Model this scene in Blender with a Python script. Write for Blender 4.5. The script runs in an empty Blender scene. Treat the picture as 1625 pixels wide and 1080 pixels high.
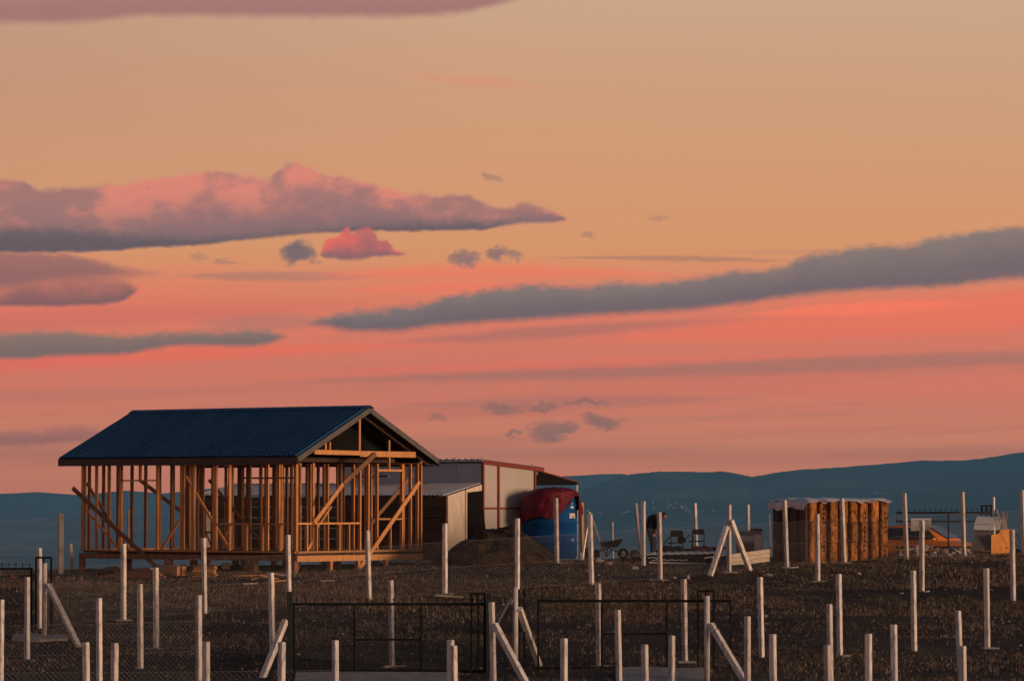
import bpy, bmesh, math, random
import numpy as np
from mathutils import Vector, Matrix, noise as mnoise

random.seed(7)
rng = np.random.default_rng(11)
scene = bpy.context.scene
C = scene.collection

# ------------------------------------------------------------------ camera, sky, sun, exposure
F = 5680.0                       # focal length in photo pixels (1625 px wide)
CX, CY, HOR = 812.5, 540.0, 795.0
PITCH = math.atan((HOR - CY) / F)
cd = bpy.data.cameras.new('camera')
cd.sensor_width = 36.0
cd.lens = F / 1625.0 * 36.0
cd.clip_start = 0.5
cd.clip_end = 60000.0
cam = bpy.data.objects.new('camera', cd)
cam.rotation_euler = (math.radians(90) + PITCH, 0, 0)
C.objects.link(cam)
scene.camera = cam

SUN_AZ = math.radians(122)       # clockwise from +Y (the view direction): right and a little behind the camera
SUN_EL = math.radians(5.5)
sun_dir = Vector((math.sin(SUN_AZ) * math.cos(SUN_EL), math.cos(SUN_AZ) * math.cos(SUN_EL), math.sin(SUN_EL)))
sl = bpy.data.lights.new('sun', 'SUN')
sl.energy = 2.9
sl.color = (1.0, 0.60, 0.36)
sl.angle = math.radians(14)
so = bpy.data.objects.new('sun', sl)
so.rotation_euler = (-sun_dir).to_track_quat('-Z', 'Y').to_euler()
so.location = (60, -40, 40)
C.objects.link(so)

vs = scene.view_settings
vs.view_transform = 'Standard'
vs.look = 'None'
vs.exposure = 0.0
vs.gamma = 1.0
vs.use_curve_mapping = False
scene.cycles.use_denoising = True
scene.cycles.volume_bounces = 0
scene.cycles.use_adaptive_sampling = True
scene.cycles.adaptive_threshold = 0.015
scene.cycles.adaptive_min_samples = 12
scene.cycles.max_bounces = 6
scene.cycles.diffuse_bounces = 3
scene.cycles.transparent_max_bounces = 12


def lin(c):
    return tuple((x / 255.0 / 12.92) if x / 255.0 <= 0.04045 else ((x / 255.0 + 0.055) / 1.055) ** 2.4 for x in c)


class E:
    """tiny expression builder for shader nodes"""
    nt = None

    def __init__(self, s):
        self.s = s

    @staticmethod
    def m(op, a, b=None, c=None, clamp=False):
        n = E.nt.nodes.new('ShaderNodeMath')
        n.operation = op
        n.use_clamp = clamp
        for i, v in enumerate((a, b, c)):
            if v is None:
                continue
            if isinstance(v, E):
                E.nt.links.new(v.s, n.inputs[i])
            else:
                n.inputs[i].default_value = v
        return E(n.outputs[0])

    def __add__(s, o): return E.m('ADD', s, o)
    def __radd__(s, o): return E.m('ADD', o, s)
    def __sub__(s, o): return E.m('SUBTRACT', s, o)
    def __rsub__(s, o): return E.m('SUBTRACT', o, s)
    def __mul__(s, o): return E.m('MULTIPLY', s, o)
    def __rmul__(s, o): return E.m('MULTIPLY', o, s)
    def __truediv__(s, o): return E.m('DIVIDE', s, o)

    def sstep(s, a, b):
        n = E.nt.nodes.new('ShaderNodeMapRange')
        n.interpolation_type = 'SMOOTHSTEP'
        E.nt.links.new(s.s, n.inputs[0])
        n.inputs[1].default_value = a
        n.inputs[2].default_value = b
        n.inputs[3].default_value = 0.0
        n.inputs[4].default_value = 1.0
        return E(n.outputs[0])


def emix(f, a, b):
    n = E.nt.nodes.new('ShaderNodeMix')
    n.data_type = 'RGBA'
    for i, v in ((0, f), (6, a), (7, b)):
        if isinstance(v, E):
            E.nt.links.new(v.s, n.inputs[i])
        elif i == 0:
            n.inputs[0].default_value = v
        else:
            n.inputs[i].default_value = (*v[:3], 1)
    return E(n.outputs[2])


def enoise(vec, scale, detail=4, rough=0.55):
    n = E.nt.nodes.new('ShaderNodeTexNoise')
    n.inputs['Scale'].default_value = scale
    n.inputs['Detail'].default_value = detail
    n.inputs['Roughness'].default_value = rough
    E.nt.links.new(vec.s, n.inputs['Vector'])
    return E(n.outputs['Fac'])


def ecomb(x, y, z):
    n = E.nt.nodes.new('ShaderNodeCombineXYZ')
    for i, v in enumerate((x, y, z)):
        if isinstance(v, E):
            E.nt.links.new(v.s, n.inputs[i])
        else:
            n.inputs[i].default_value = v
    return E(n.outputs[0])


def eramp(f, stops, interp='LINEAR'):
    n = E.nt.nodes.new('ShaderNodeValToRGB')
    cr = n.color_ramp
    cr.interpolation = interp
    while len(cr.elements) > 1:
        cr.elements.remove(cr.elements[-1])
    cr.elements[0].position = stops[0][0]
    cr.elements[0].color = (*stops[0][1], 1)
    for p, c in stops[1:]:
        e = cr.elements.new(p)
        e.color = (*c, 1)
    E.nt.links.new(f.s, n.inputs[0])
    return E(n.outputs[0])


def ecurve(u, u0, u1, pts, v0=-200.0, v1=900.0):
    """piecewise curve V(U) through pts, U in [u0, u1]"""
    n = E.nt.nodes.new('ShaderNodeFloatCurve')
    cv = n.mapping.curves[0]
    n.mapping.extend = 'HORIZONTAL'
    P = [((p[0] - u0) / (u1 - u0), (p[1] - v0) / (v1 - v0)) for p in pts]
    cv.points[0].location = P[0]
    cv.points[1].location = P[-1]
    for p in P[1:-1]:
        cv.points.new(*p)
    for p in cv.points:
        p.handle_type = 'AUTO_CLAMPED'
    n.mapping.update()
    t = (u - u0) * (1.0 / (u1 - u0))
    E.nt.links.new(t.s, n.inputs['Value'])
    return E(n.outputs[0]) * (v1 - v0) + v0


KM = 1.7                          # scale of the far land
HAZE_K, HAZE_TOP, HAZE_END = 1.35e-4 / KM, 168.0 * KM, 12600.0 * KM


def through_haze(v, c):
    """sky colour that, seen through the valley haze, reads as c at height v"""
    return unhaze(v, lin(c))


def unhaze(v, c):
    el = max((HOR - v) / F, 1e-4)
    T = math.exp(-HAZE_K * min(HAZE_END, HAZE_TOP / el))
    return tuple(max(0.0, (a - (1 - T) * h) / T) for a, h in zip(c, (0.045, 0.082, 0.115)))


def build_world():
    w = bpy.data.worlds.new('World')
    scene.world = w
    w.use_nodes = True
    nt = w.node_tree
    nt.nodes.clear()
    E.nt = nt
    out = nt.nodes.new('ShaderNodeOutputWorld')
    tc = nt.nodes.new('ShaderNodeTexCoord')
    sep = nt.nodes.new('ShaderNodeSeparateXYZ')
    nt.links.new(tc.outputs['Generated'], sep.inputs[0])
    x, y, z = (E(sep.outputs[i]) for i in range(3))
    az = E.m('ARCTAN2', x, y)
    el = E.m('ARCSINE', z)
    U = az * F + CX              # directions in the sky, counted in units of 1/5680 rad
    V = HOR - el * F
    # ---- dusk sky by height above the horizon, its unseen upper part darkened
    t = E.m('POWER', E.m('MAXIMUM', el, 0.0) * (1 / 1.5708), 0.5)

    def tt(v):
        return math.sqrt(max(0, (HOR - v) / F) / 1.5708)
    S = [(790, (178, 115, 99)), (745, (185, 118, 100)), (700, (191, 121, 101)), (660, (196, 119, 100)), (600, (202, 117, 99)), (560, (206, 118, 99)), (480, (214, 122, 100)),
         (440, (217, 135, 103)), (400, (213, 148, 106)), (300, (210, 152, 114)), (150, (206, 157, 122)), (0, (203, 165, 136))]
    stops = [(tt(v), through_haze(v, c)) for v, c in S] + [(0.365, lin((136, 130, 130))), (0.47, lin((78, 98, 122))), (0.62, lin((52, 77, 109))), (1.0, lin((38, 63, 100)))]  # stops above the view set darker and bluer to dim light on shaded sides
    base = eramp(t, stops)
    # the darkened upper dome is partly mixed with the Nishita sky
    sky = nt.nodes.new('ShaderNodeTexSky')
    sky.sky_type = 'NISHITA'
    sky.sun_disc = False
    sky.sun_elevation = SUN_EL
    sky.sun_rotation = SUN_AZ
    mul = nt.nodes.new('ShaderNodeVectorMath')
    mul.operation = 'SCALE'
    nt.links.new(sky.outputs[0], mul.inputs[0])
    mul.inputs[3].default_value = 0.03
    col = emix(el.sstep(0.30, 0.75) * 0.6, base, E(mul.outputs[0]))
    # the broken mauve cloud of the rest of the dome
    gen = enoise(ecomb(x, y, z * 3.0), 5.0, 4, 0.6)
    far = E.m('MAXIMUM', el.sstep(0.17, 0.24), E.m('ABSOLUTE', az).sstep(0.26, 0.45) * el.sstep(0.02, 0.05))
    col = emix(gen.sstep(0.52, 0.66) * far * el.sstep(1.2, 0.5) * 0.75, col, lin((98, 88, 98)))
    # below the horizon: dusky land
    col = emix(el.sstep(-0.004, -0.03), col, (0.045, 0.042, 0.045))
    plain = col
    # ---- the evening side with its clouds
    side = (U - CX) * (1 / 1700.0)
    up = V.sstep(420.0, 60.0) * V.sstep(-320.0, -100.0)
    edge = E.m('ABSOLUTE', U - CX).sstep(1480.0, 1000.0)
    col = emix(E.m('MAXIMUM', side, 0.0) * up * edge * 0.3, col, lin((212, 183, 146)))
    col = emix(E.m('MAXIMUM', side * -1.0, 0.0) * up * edge * 0.75, col, lin((190, 136, 117)))
    n1 = enoise(ecomb(U * 0.01, V * 0.01, 0.0), 2.2, 5, 0.6) - 0.5
    n2 = enoise(ecomb(U * 0.01 + 31.0, V * 0.01, 4.0), 1.1, 5, 0.62) - 0.5
    n3 = enoise(ecomb(U * 0.01, V * 0.015, 7.0), 5.0, 6, 0.62) - 0.5
    puff = enoise(ecomb(U * 0.01, V * 0.016, 9.0), 0.95, 5, 0.6)
    st = enoise(ecomb(az * 3.2, V * 0.013 + az * 3.4, 2.0), 1.6, 5, 0.6)
    st2 = enoise(ecomb(az * 5.0 + 7.0, V * 0.03 + az * 5.0, 5.0), 1.3, 5, 0.65)
    band = V.sstep(395.0, 455.0) * V.sstep(770.0, 640.0) * edge
    col = emix(st.sstep(0.46, 0.66) * band * 0.6, col, unhaze(520, lin((222, 119, 98))))
    col = emix(st2.sstep(0.5, 0.72) * band * 0.32, col, unhaze(560, lin((176, 115, 102))))
    Ud = U + n2 * 60.0
    Vs = V + n1 * 9.0 + st2 * 14.0 - 7.0

    def soft(c, u0, v0, u1, v1, half, colr, amt, bend=0.0):
        """soft streak from (u0, v0) to (u1, v1)"""
        colr = unhaze((v0 + v1) / 2 + bend / 2, colr)
        k = (Ud - u0) * (1.0 / (u1 - u0))
        q = k * (1.0 - k) * 4.0                       # 0 at the ends, 1 in the middle
        cen = E.m('MULTIPLY_ADD', k, v1 - v0, v0)
        if bend:
            cen = cen + q * bend
        d = E.m('ABSOLUTE', Vs - cen) * (1.0 / half)
        return emix((q - d).sstep(0.0, 0.75) * amt, c, colr)

    CO = lin((238, 120, 98))
    for a in ((250, 440, 640, 438, 12, lin((180, 125, 107)), 0.85, 0), (280, 514, 560, 508, 22, lin((174, 116, 106)), 0.6, 0),
              (560, 548, 1290, 500, 16, lin((168, 108, 102)), 0.65, 0), (250, 615, 2200, 556, 21, lin((160, 110, 102)), 0.75, -4),
              (560, 645, 1240, 630, 16, lin((164, 109, 102)), 0.6, 0), (-500, 645, 640, 612, 17, lin((180, 110, 101)), 0.5, 0),
              (820, 408, 1300, 414, 6, lin((176, 126, 106)), 0.8, 0), (1080, 400, 1520, 402, 6, lin((190, 134, 110)), 0.5, 0),
              (610, 119, 890, 139, 13, lin((214, 148, 120)), 0.75, 0),
              (430, 440, 1130, 440, 20, lin((230, 126, 100)), 0.9, -8), (500, 464, 1000, 462, 17, CO, 0.6, -6),
              (-560, 540, 640, 480, 26, lin((206, 109, 98)), 0.7, 0), (-600, 605, 800, 540, 24, lin((222, 108, 92)), 0.85, 0),
              (800, 545, 2250, 440, 46, lin((228, 116, 94)), 1.0, 10), (1150, 502, 1570, 486, 15, lin((242, 122, 96)), 0.9, -4),
              (300, 600, 1500, 556, 12, lin((216, 112, 96)), 0.6, 0), (1100, 622, 2250, 606, 22, lin((206, 118, 98)), 0.7, 0)):
        col = soft(col, *a)

    rgs = {}

    def cloud(c, top, bot, ctop, cbot, cpink=None, et=7.0, eb=8.0, amt=1.0, dark=0.55, rag=1.0, tilt=0.5):
        u0, u1 = top[0][0], top[-1][0]
        vm_ = sorted(p[1] for p in top)[len(top) // 2] + 25
        ctop, cbot, cpink = (None if q is None else unhaze(vm_, q) for q in (ctop, cbot, cpink))
        if rag not in rgs:
            rgs[rag] = (U + n2 * (34.0 * rag), V + n1 * (20.0 * rag) + n2 * (8.0 * rag) + n3 * 20.0, V + n1 * (9.0 * rag) + n3 * 9.0)
        Uc, rg, rb = rgs[rag]
        tv = ecurve(Uc, u0, u1, top)
        bv = ecurve(Uc, u0, u1, bot)
        m = (rg - tv).sstep(-et * 0.8, et * 1.6) * (bv - rb).sstep(-eb * 1.0, eb * 0.8)
        h = (rg - tv) / E.m('MAXIMUM', bv - tv, 3.0)          # 0 top .. 1 bottom
        body = emix(h.sstep(tilt - 0.45, tilt + 0.4), ctop, cbot)
        if cpink is not None:
            body = emix(puff.sstep(0.40, 0.62) * h.sstep(0.85, 0.15), body, cpink)
        if dark:
            body = emix(puff.sstep(0.6, 0.36) * dark * 0.6, body, cbot)
        return emix(m * amt if amt < 1 else m, c, body)

    # low long bank on the right
    col = cloud(col, [(470, 530), (510, 503), (560, 492), (620, 488), (680, 477), (740, 464), (790, 455), (850, 450), (930, 453), (980, 447), (1060, 446), (1110, 436), (1180, 429), (1240, 420), (1300, 402), (1360, 393), (1430, 389), (1500, 377), (1560, 367), (1625, 362), (1800, 350), (2050, 380), (2240, 450)],
                [(470, 515), (510, 516), (560, 524), (620, 524), (680, 517), (740, 512), (790, 509), (850, 505), (930, 500), (980, 497), (1060, 493), (1110, 489), (1180, 480), (1240, 471), (1300, 465), (1360, 461), (1430, 458), (1500, 455), (1560, 448), (1625, 443), (1800, 430), (2050, 425), (2240, 420)],
                lin((131, 117, 114)), lin((114, 100, 105)), None, et=7, eb=9, dark=0.4, rag=0.8)
    # left streaks
    col = cloud(col, [(-560, 570), (0, 529), (100, 527), (200, 531), (300, 525), (400, 522), (478, 538)],
                [(-560, 545), (0, 571), (100, 566), (200, 562), (300, 548), (400, 549), (478, 526)],
                lin((138, 114, 107)), lin((122, 104, 102)), None, et=6, eb=7, dark=0.3, rag=0.5)
    col = cloud(col, [(-460, 700), (0, 684), (80, 678), (140, 674), (182, 690)], [(-460, 690), (0, 707), (80, 703), (140, 696), (182, 676)],
                lin((146, 102, 100)), lin((138, 98, 98)), None, et=7, eb=7, dark=0, rag=0.5)
    # lumps under the big cloud on the left
    col = cloud(col, [(-360, 450), (0, 400), (60, 402), (130, 408), (180, 421), (272, 438)], [(-360, 440), (0, 462), (60, 455), (130, 446), (180, 440), (272, 430)],
                lin((160, 110, 104)), lin((148, 102, 100)), None, et=7, eb=16, dark=0.3, rag=0.5)
    col = cloud(col, [(-360, 490), (0, 466), (40, 450), (110, 442), (190, 440), (228, 468)], [(-360, 480), (0, 488), (40, 488), (110, 487), (190, 481), (228, 455)],
                lin((158, 104, 99)), lin((128, 93, 96)), lin((176, 110, 102)), et=10, eb=5, dark=0.3, rag=0.5, tilt=0.7)
    # the big cumulus bank and its dark flat base
    col = cloud(col, [(-640, 390), (-400, 320), (0, 289), (40, 290), (64, 302), (150, 297), (200, 291), (260, 283), (330, 276), (385, 276), (420, 284), (442, 266), (463, 258), (490, 265), (512, 278), (560, 283), (610, 296), (650, 305), (700, 307), (745, 311), (775, 324), (800, 328), (830, 320), (860, 329), (890, 341), (912, 352)],
                [(-640, 370), (-400, 395), (0, 403), (40, 403), (64, 403), (150, 401), (200, 398), (260, 393), (330, 387), (385, 381), (420, 377), (442, 375), (463, 373), (490, 370), (512, 369), (560, 367), (610, 366), (650, 366), (700, 365), (745, 364), (775, 363), (800, 360), (830, 353), (860, 353), (890, 352), (912, 345)],
                lin((178, 124, 116)), lin((136, 107, 110)), lin((217, 132, 116)), et=5, eb=4, dark=0.7, rag=1.0, tilt=0.6)
    col = cloud(col, [(-640, 395), (0, 363), (100, 363), (200, 371), (320, 375), (420, 370), (520, 361), (640, 353), (760, 352), (830, 358)],
                [(-640, 370), (0, 403), (100, 402), (200, 397), (320, 388), (420, 378), (520, 369), (640, 366), (760, 364), (830, 350)],
                lin((102, 93, 99)), lin((95, 87, 94)), None, et=9, eb=4, dark=0, rag=0.5, amt=0.85)
    # top-left veil
    col = cloud(col, [(-640, 60), (-300, -60), (400, -70), (700, -60), (860, 20)], [(-640, 20), (0, 43), (100, 42), (170, 36), (240, 29), (400, 28), (600, 27), (720, 22), (860, -10)],
                lin((172, 124, 116)), lin((166, 118, 114)), lin((196, 138, 122)), et=16, eb=10, dark=0.4, rag=0.5, tilt=0.7)
    # the red scrap below it
    col = cloud(col, [(503, 412), (510, 392), (520, 378), (534, 375), (544, 366), (552, 361), (560, 370), (570, 363), (580, 360), (592, 366), (600, 378), (612, 380), (622, 391), (634, 398), (652, 408)], [(503, 398), (510, 407), (520, 410), (534, 411), (544, 413), (552, 413), (560, 412), (570, 412), (580, 410), (592, 408), (600, 408), (612, 407), (622, 405), (634, 405), (652, 401)],
                lin((200, 106, 102)), lin((142, 101, 105)), lin((222, 106, 98)), et=3.5, eb=4, dark=0.6, rag=0.5, tilt=0.6)

    def scrap(c, cu, cv, w_, h_, colr, amt=1.0, flat=0.0):
        colr = unhaze(cv, colr)
        a = (U + n2 * 46.0 + n3 * 44.0 - cu) * (1.0 / w_)
        b = (V + n1 * 34.0 + n3 * 30.0 - cv) * (1.0 / h_)
        d = a * a + b * b
        return emix(d.sstep(1.6, 0.1) * amt, c, colr)
    DK, SC, LG = lin((124, 104, 109)), lin((150, 116, 110)), lin((132, 101, 100))
    for a in ((473, 402, 27, 17, DK, 1.0), (738, 410, 29, 12, SC, 1.0), (792, 402, 18, 11, SC, 1.0), (820, 405, 14, 8, SC, .8),
              (868, 684, 32, 15, LG, .85), (952, 670, 33, 12, LG, .85), (898, 678, 16, 9, LG, .7), (815, 687, 15, 7, LG, .8), (794, 649, 34, 8, LG, .75), (858, 646, 24, 8, LG, .7),
              (926, 639, 38, 6, LG, .7), (698, 662, 14, 8, LG, .5), (780, 284, 17, 7, SC, .55), (933, 371, 12, 7, SC, .5), (1044, 346, 18, 4, SC, .35), (312, 410, 14, 7, SC, .4), (357, 417, 24, 5, SC, .5)):
        col = scrap(col, *a)
    bgs = []
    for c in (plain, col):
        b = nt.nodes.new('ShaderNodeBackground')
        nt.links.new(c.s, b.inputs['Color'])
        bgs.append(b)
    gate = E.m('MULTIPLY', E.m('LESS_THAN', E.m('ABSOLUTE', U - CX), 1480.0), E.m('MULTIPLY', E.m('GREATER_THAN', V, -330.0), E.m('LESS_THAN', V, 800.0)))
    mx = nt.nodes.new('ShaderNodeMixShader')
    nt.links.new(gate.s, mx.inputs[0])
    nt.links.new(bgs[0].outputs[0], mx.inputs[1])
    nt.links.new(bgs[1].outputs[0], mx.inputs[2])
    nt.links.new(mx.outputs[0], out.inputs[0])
    w.cycles.sampling_method = 'MANUAL'
    w.cycles.sample_map_resolution = 512


build_world()

# ------------------------------------------------------------------ helpers
def ray(px, py):
    cp, sp = math.cos(PITCH), math.sin(PITCH)
    a, b = (px - CX) / F, (CY - py) / F
    return Vector((a, cp - b * sp, sp + b * cp))


def at(px, py, Y):
    d = ray(px, py)
    return d * (Y / d.y)


PROF = [(-40, -1.6), (0, -1.7), (15, -2.3), (30, -3.3), (45, -4.5), (57, -4.85), (70, -4.35), (75, -4.05), (80, -3.72), (84, -3.40), (90, -2.84),
        (95, -2.40), (99, -2.05), (104, -1.82), (108, -1.73), (112, -1.80), (116, -2.1), (122, -2.9), (140, -6.5), (150, -9.0), (170, -14)]
PX = np.array([p[0] for p in PROF], float)
PZ = np.array([p[1] for p in PROF], float)


def vnoise(x, y, seed=0):
    """value noise on numpy arrays"""
    x = np.asarray(x, float); y = np.asarray(y, float)
    xi = np.floor(x).astype(np.int64); yi = np.floor(y).astype(np.int64)
    fx = x - xi; fy = y - yi
    fx = fx * fx * (3 - 2 * fx); fy = fy * fy * (3 - 2 * fy)

    def h(a, b):
        n = (a * 374761393 + b * 668265263 + seed * 982451653) & 0x7fffffff
        n = ((n ^ (n >> 13)) * 1274126177) & 0x7fffffff
        return ((n ^ (n >> 16)) & 0xffff) / 65535.0
    return (h(xi, yi) * (1 - fx) + h(xi + 1, yi) * fx) * (1 - fy) + (h(xi, yi + 1) * (1 - fx) + h(xi + 1, yi + 1) * fx) * fy


def fbm(x, y, oct=4, seed=0):
    s = 0; a = 0.5
    for k in range(oct):
        s = s + a * (vnoise(np.asarray(x) * 2 ** k, np.asarray(y) * 2 ** k, seed + k) - 0.5)
        a *= 0.5
    return s * 2


def gz_np(x, y):
    # smooth profile: average of shifted linear interpolations
    z = sum(np.interp(y + o, PX, PZ) for o in (-1.5, -0.5, 0.5, 1.5)) / 4
    k = np.clip((y - 93) / 10, 0, 1); k = k * k * (3 - 2 * k)
    z = z + k * np.where(x < 0, 0.026 * np.maximum(x, -30), 0.010 * np.minimum(x, 30))
    z = z + 0.10 * fbm(x * 0.22, y * 0.22, 3, 3) + 0.035 * fbm(x * 1.3, y * 1.3, 3, 9)
    return z


_gx0, _gy0, _gs = -34.0, 58.0, 0.1
_GZ = gz_np(*np.meshgrid(np.arange(_gx0, 34.0, _gs), np.arange(_gy0, 126.0, _gs)))


def gz(x, y):
    """ground height: bilinear look-up in a fine grid near the plot"""
    u, v = (x - _gx0) / _gs, (y - _gy0) / _gs
    i, j = int(u), int(v)
    if 0 <= i < _GZ.shape[1] - 1 and 0 <= j < _GZ.shape[0] - 1:
        fu, fv = u - i, v - j
        return float((_GZ[j, i] * (1 - fu) + _GZ[j, i + 1] * fu) * (1 - fv) + (_GZ[j + 1, i] * (1 - fu) + _GZ[j + 1, i + 1] * fu) * fv)
    return float(gz_np(np.array([x], float), np.array([y], float))[0])


def on_ground(px, py, y0=60.0, y1=112.0):
    """where the ray through a pixel meets the ground"""
    d = ray(px, py)
    last = None
    Y = y0
    while Y < y1:
        p = d * (Y / d.y)
        if p.z <= gz(p.x, p.y):
            lo, hi = Y - 0.5, Y
            for _ in range(14):
                m = (lo + hi) / 2
                q = d * (m / d.y)
                if q.z <= gz(q.x, q.y): hi = m
                else: lo = m
            return d * (hi / d.y)
        Y += 0.5
    return d * (y1 / d.y)


def stand_top(px, py, H, y0=66.0, y1=112.0):
    """ground point of a thing of height H whose top is at a pixel"""
    d = ray(px, py)
    best = None
    for k in range(int((y1 - y0) * 10)):
        Y = y0 + k * 0.1
        p = d * (Y / d.y)
        e = abs(p.z - H - gz(p.x, p.y))
        if best is None or e < best[0]:
            best = (e, p)
    p = best[1]
    return Vector((p.x, p.y, gz(p.x, p.y)))


class MB:
    def __init__(self):
        self.v = []; self.f = []; self.m = []

    def add(self, vs, fs, mi=0):
        o = len(self.v)
        self.v.extend(Vector(p) for p in vs)
        self.f.extend(tuple(i + o for i in f) for f in fs)
        self.m.extend([mi] * len(fs))
        return self

    def hexa(self, p, mi=0):
        """8 corners: bottom 0-3 ccw, top 4-7"""
        return self.add(p, [(0, 3, 2, 1), (4, 5, 6, 7), (0, 1, 5, 4), (1, 2, 6, 5), (2, 3, 7, 6), (3, 0, 4, 7)], mi)

    def box(self, c, s, rz=0.0, mi=0, rot=None):
        M = rot if rot is not None else Matrix.Rotation(rz, 3, 'Z')
        c = Vector(c)
        P = []
        for z in (-1, 1):
            for (x, y) in ((-1, -1), (1, -1), (1, 1), (-1, 1)):
                P.append(c + M @ Vector((x * s[0] / 2, y * s[1] / 2, z * s[2] / 2)))
        return self.hexa(P, mi)

    def beam(self, p, q, w, h, ref=(0, 0, 1), mi=0):
        """bar from p to q: w across, h along ref"""
        p, q = Vector(p), Vector(q)
        d = (q - p).normalized()
        s = d.cross(Vector(ref))
        if s.length < 1e-4:
            s = d.cross(Vector((1, 0, 0)))
        s.normalize()
        u = s.cross(d).normalized()
        P = []
        for e in (p, q):
            for (a, b) in ((-1, -1), (1, -1), (1, 1), (-1, 1)):
                P.append(e + s * (a * w / 2) + u * (b * h / 2))
        return self.hexa(P, mi)

    def cyl(self, p, q, r0, r1=None, n=10, mi=0, caps=True):
        p, q = Vector(p), Vector(q)
        r1 = r0 if r1 is None else r1
        d = (q - p).normalized()
        s = d.cross(Vector((0, 0, 1)))
        if s.length < 1e-4:
            s = Vector((1, 0, 0))
        s.normalize()
        u = s.cross(d)
        P = []
        for e, r in ((p, r0), (q, r1)):
            for k in range(n):
                a = 2 * math.pi * k / n
                P.append(e + s * (r * math.cos(a)) + u * (r * math.sin(a)))
        fs = [(k, (k + 1) % n, n + (k + 1) % n, n + k) for k in range(n)]
        if caps:
            fs += [tuple(reversed(range(n))), tuple(range(n, 2 * n))]
        return self.add(P, fs, mi)

    def tube(self, pts, r, n=6, mi=0):
        for a, b in zip(pts[:-1], pts[1:]):
            self.cyl(a, b, r, r, n, mi)
        return self

    def prism(self, poly, thick_vec, mi=0):
        n = len(poly)
        t = Vector(thick_vec)
        P = [Vector(p) for p in poly] + [Vector(p) + t for p in poly]
        fs = [tuple(range(n)), tuple(reversed(range(n, 2 * n)))] + [(k, n + k, n + (k + 1) % n, (k + 1) % n) for k in range(n)]
        return self.add(P, fs, mi)

    def rock(self, c, s, seed, sub=1):
        bm = bmesh.new()
        bmesh.ops.create_icosphere(bm, subdivisions=sub, radius=1)
        off = Vector((seed * 3.7, seed * 1.3, seed * 7.1))
        for v in bm.verts:
            k = 0.8 + 0.55 * mnoise.noise(v.co * 1.3 + off)
            v.co = Vector((v.co.x * s[0] * k, v.co.y * s[1] * k, v.co.z * s[2] * k))
        bm.verts.index_update()
        R = Matrix.Rotation(seed * 1.7, 3, 'Z') @ Matrix.Rotation(seed * 0.9, 3, 'X')
        self.add([Vector(c) + R @ v.co for v in bm.verts], [tuple(v.index for v in f.verts) for f in bm.faces])
        bm.free()
        return self

    def mesh(self, name, mats, loc=Vector((0, 0, 0)), rz=0.0, smooth=False):
        me = bpy.data.meshes.new(name)
        R = Matrix.Rotation(-rz, 3, 'Z')
        me.from_pydata([tuple(R @ (p - loc)) for p in self.v], [], self.f)
        for m in (mats if isinstance(mats, (list, tuple)) else [mats]):
            me.materials.append(m)
        if any(self.m):
            me.polygons.foreach_set('material_index', self.m)
        if smooth:
            me.polygons.foreach_set('use_smooth', [True] * len(me.polygons))
        me.update()
        return me


def thing(name, label, cat, loc, rz=0.0, group=None):
    o = bpy.data.objects.new(name, None)
    o.empty_display_size = 0.2
    o.location = loc
    o.rotation_euler = (0, 0, rz)
    o['label'] = label
    o['category'] = cat
    if group: o['group'] = group
    o['_l'] = list(loc); o['_r'] = rz
    C.objects.link(o)
    return o


def part(name, mb, mats, parent, smooth=False, label=None, stuff=False):
    """mb holds world coordinates; parent is a thing or a part of it"""
    loc = Vector(parent['_l']); rz = parent['_r']
    me = mb.mesh(name, mats, loc, rz, smooth)
    o = bpy.data.objects.new(name, me)
    o.parent = parent
    o['_l'] = list(loc); o['_r'] = rz
    if label: o['label'] = label
    if stuff: o['kind'] = 'stuff'
    C.objects.link(o)
    return o


def solo(name, mb, mats, label, cat, loc=None, group=None, smooth=False, kind=None):
    if loc is None:
        zs = min(p.z for p in mb.v)
        cx = sum(p.x for p in mb.v) / len(mb.v); cy = sum(p.y for p in mb.v) / len(mb.v)
        loc = Vector((cx, cy, zs))
    me = mb.mesh(name, mats, loc, 0.0, smooth)
    o = bpy.data.objects.new(name, me)
    o.location = loc
    if label: o['label'] = label
    if cat: o['category'] = cat
    if group: o['group'] = group
    if kind: o['kind'] = kind
    o['_l'] = list(loc); o['_r'] = 0.0
    C.objects.link(o)
    return o


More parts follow.
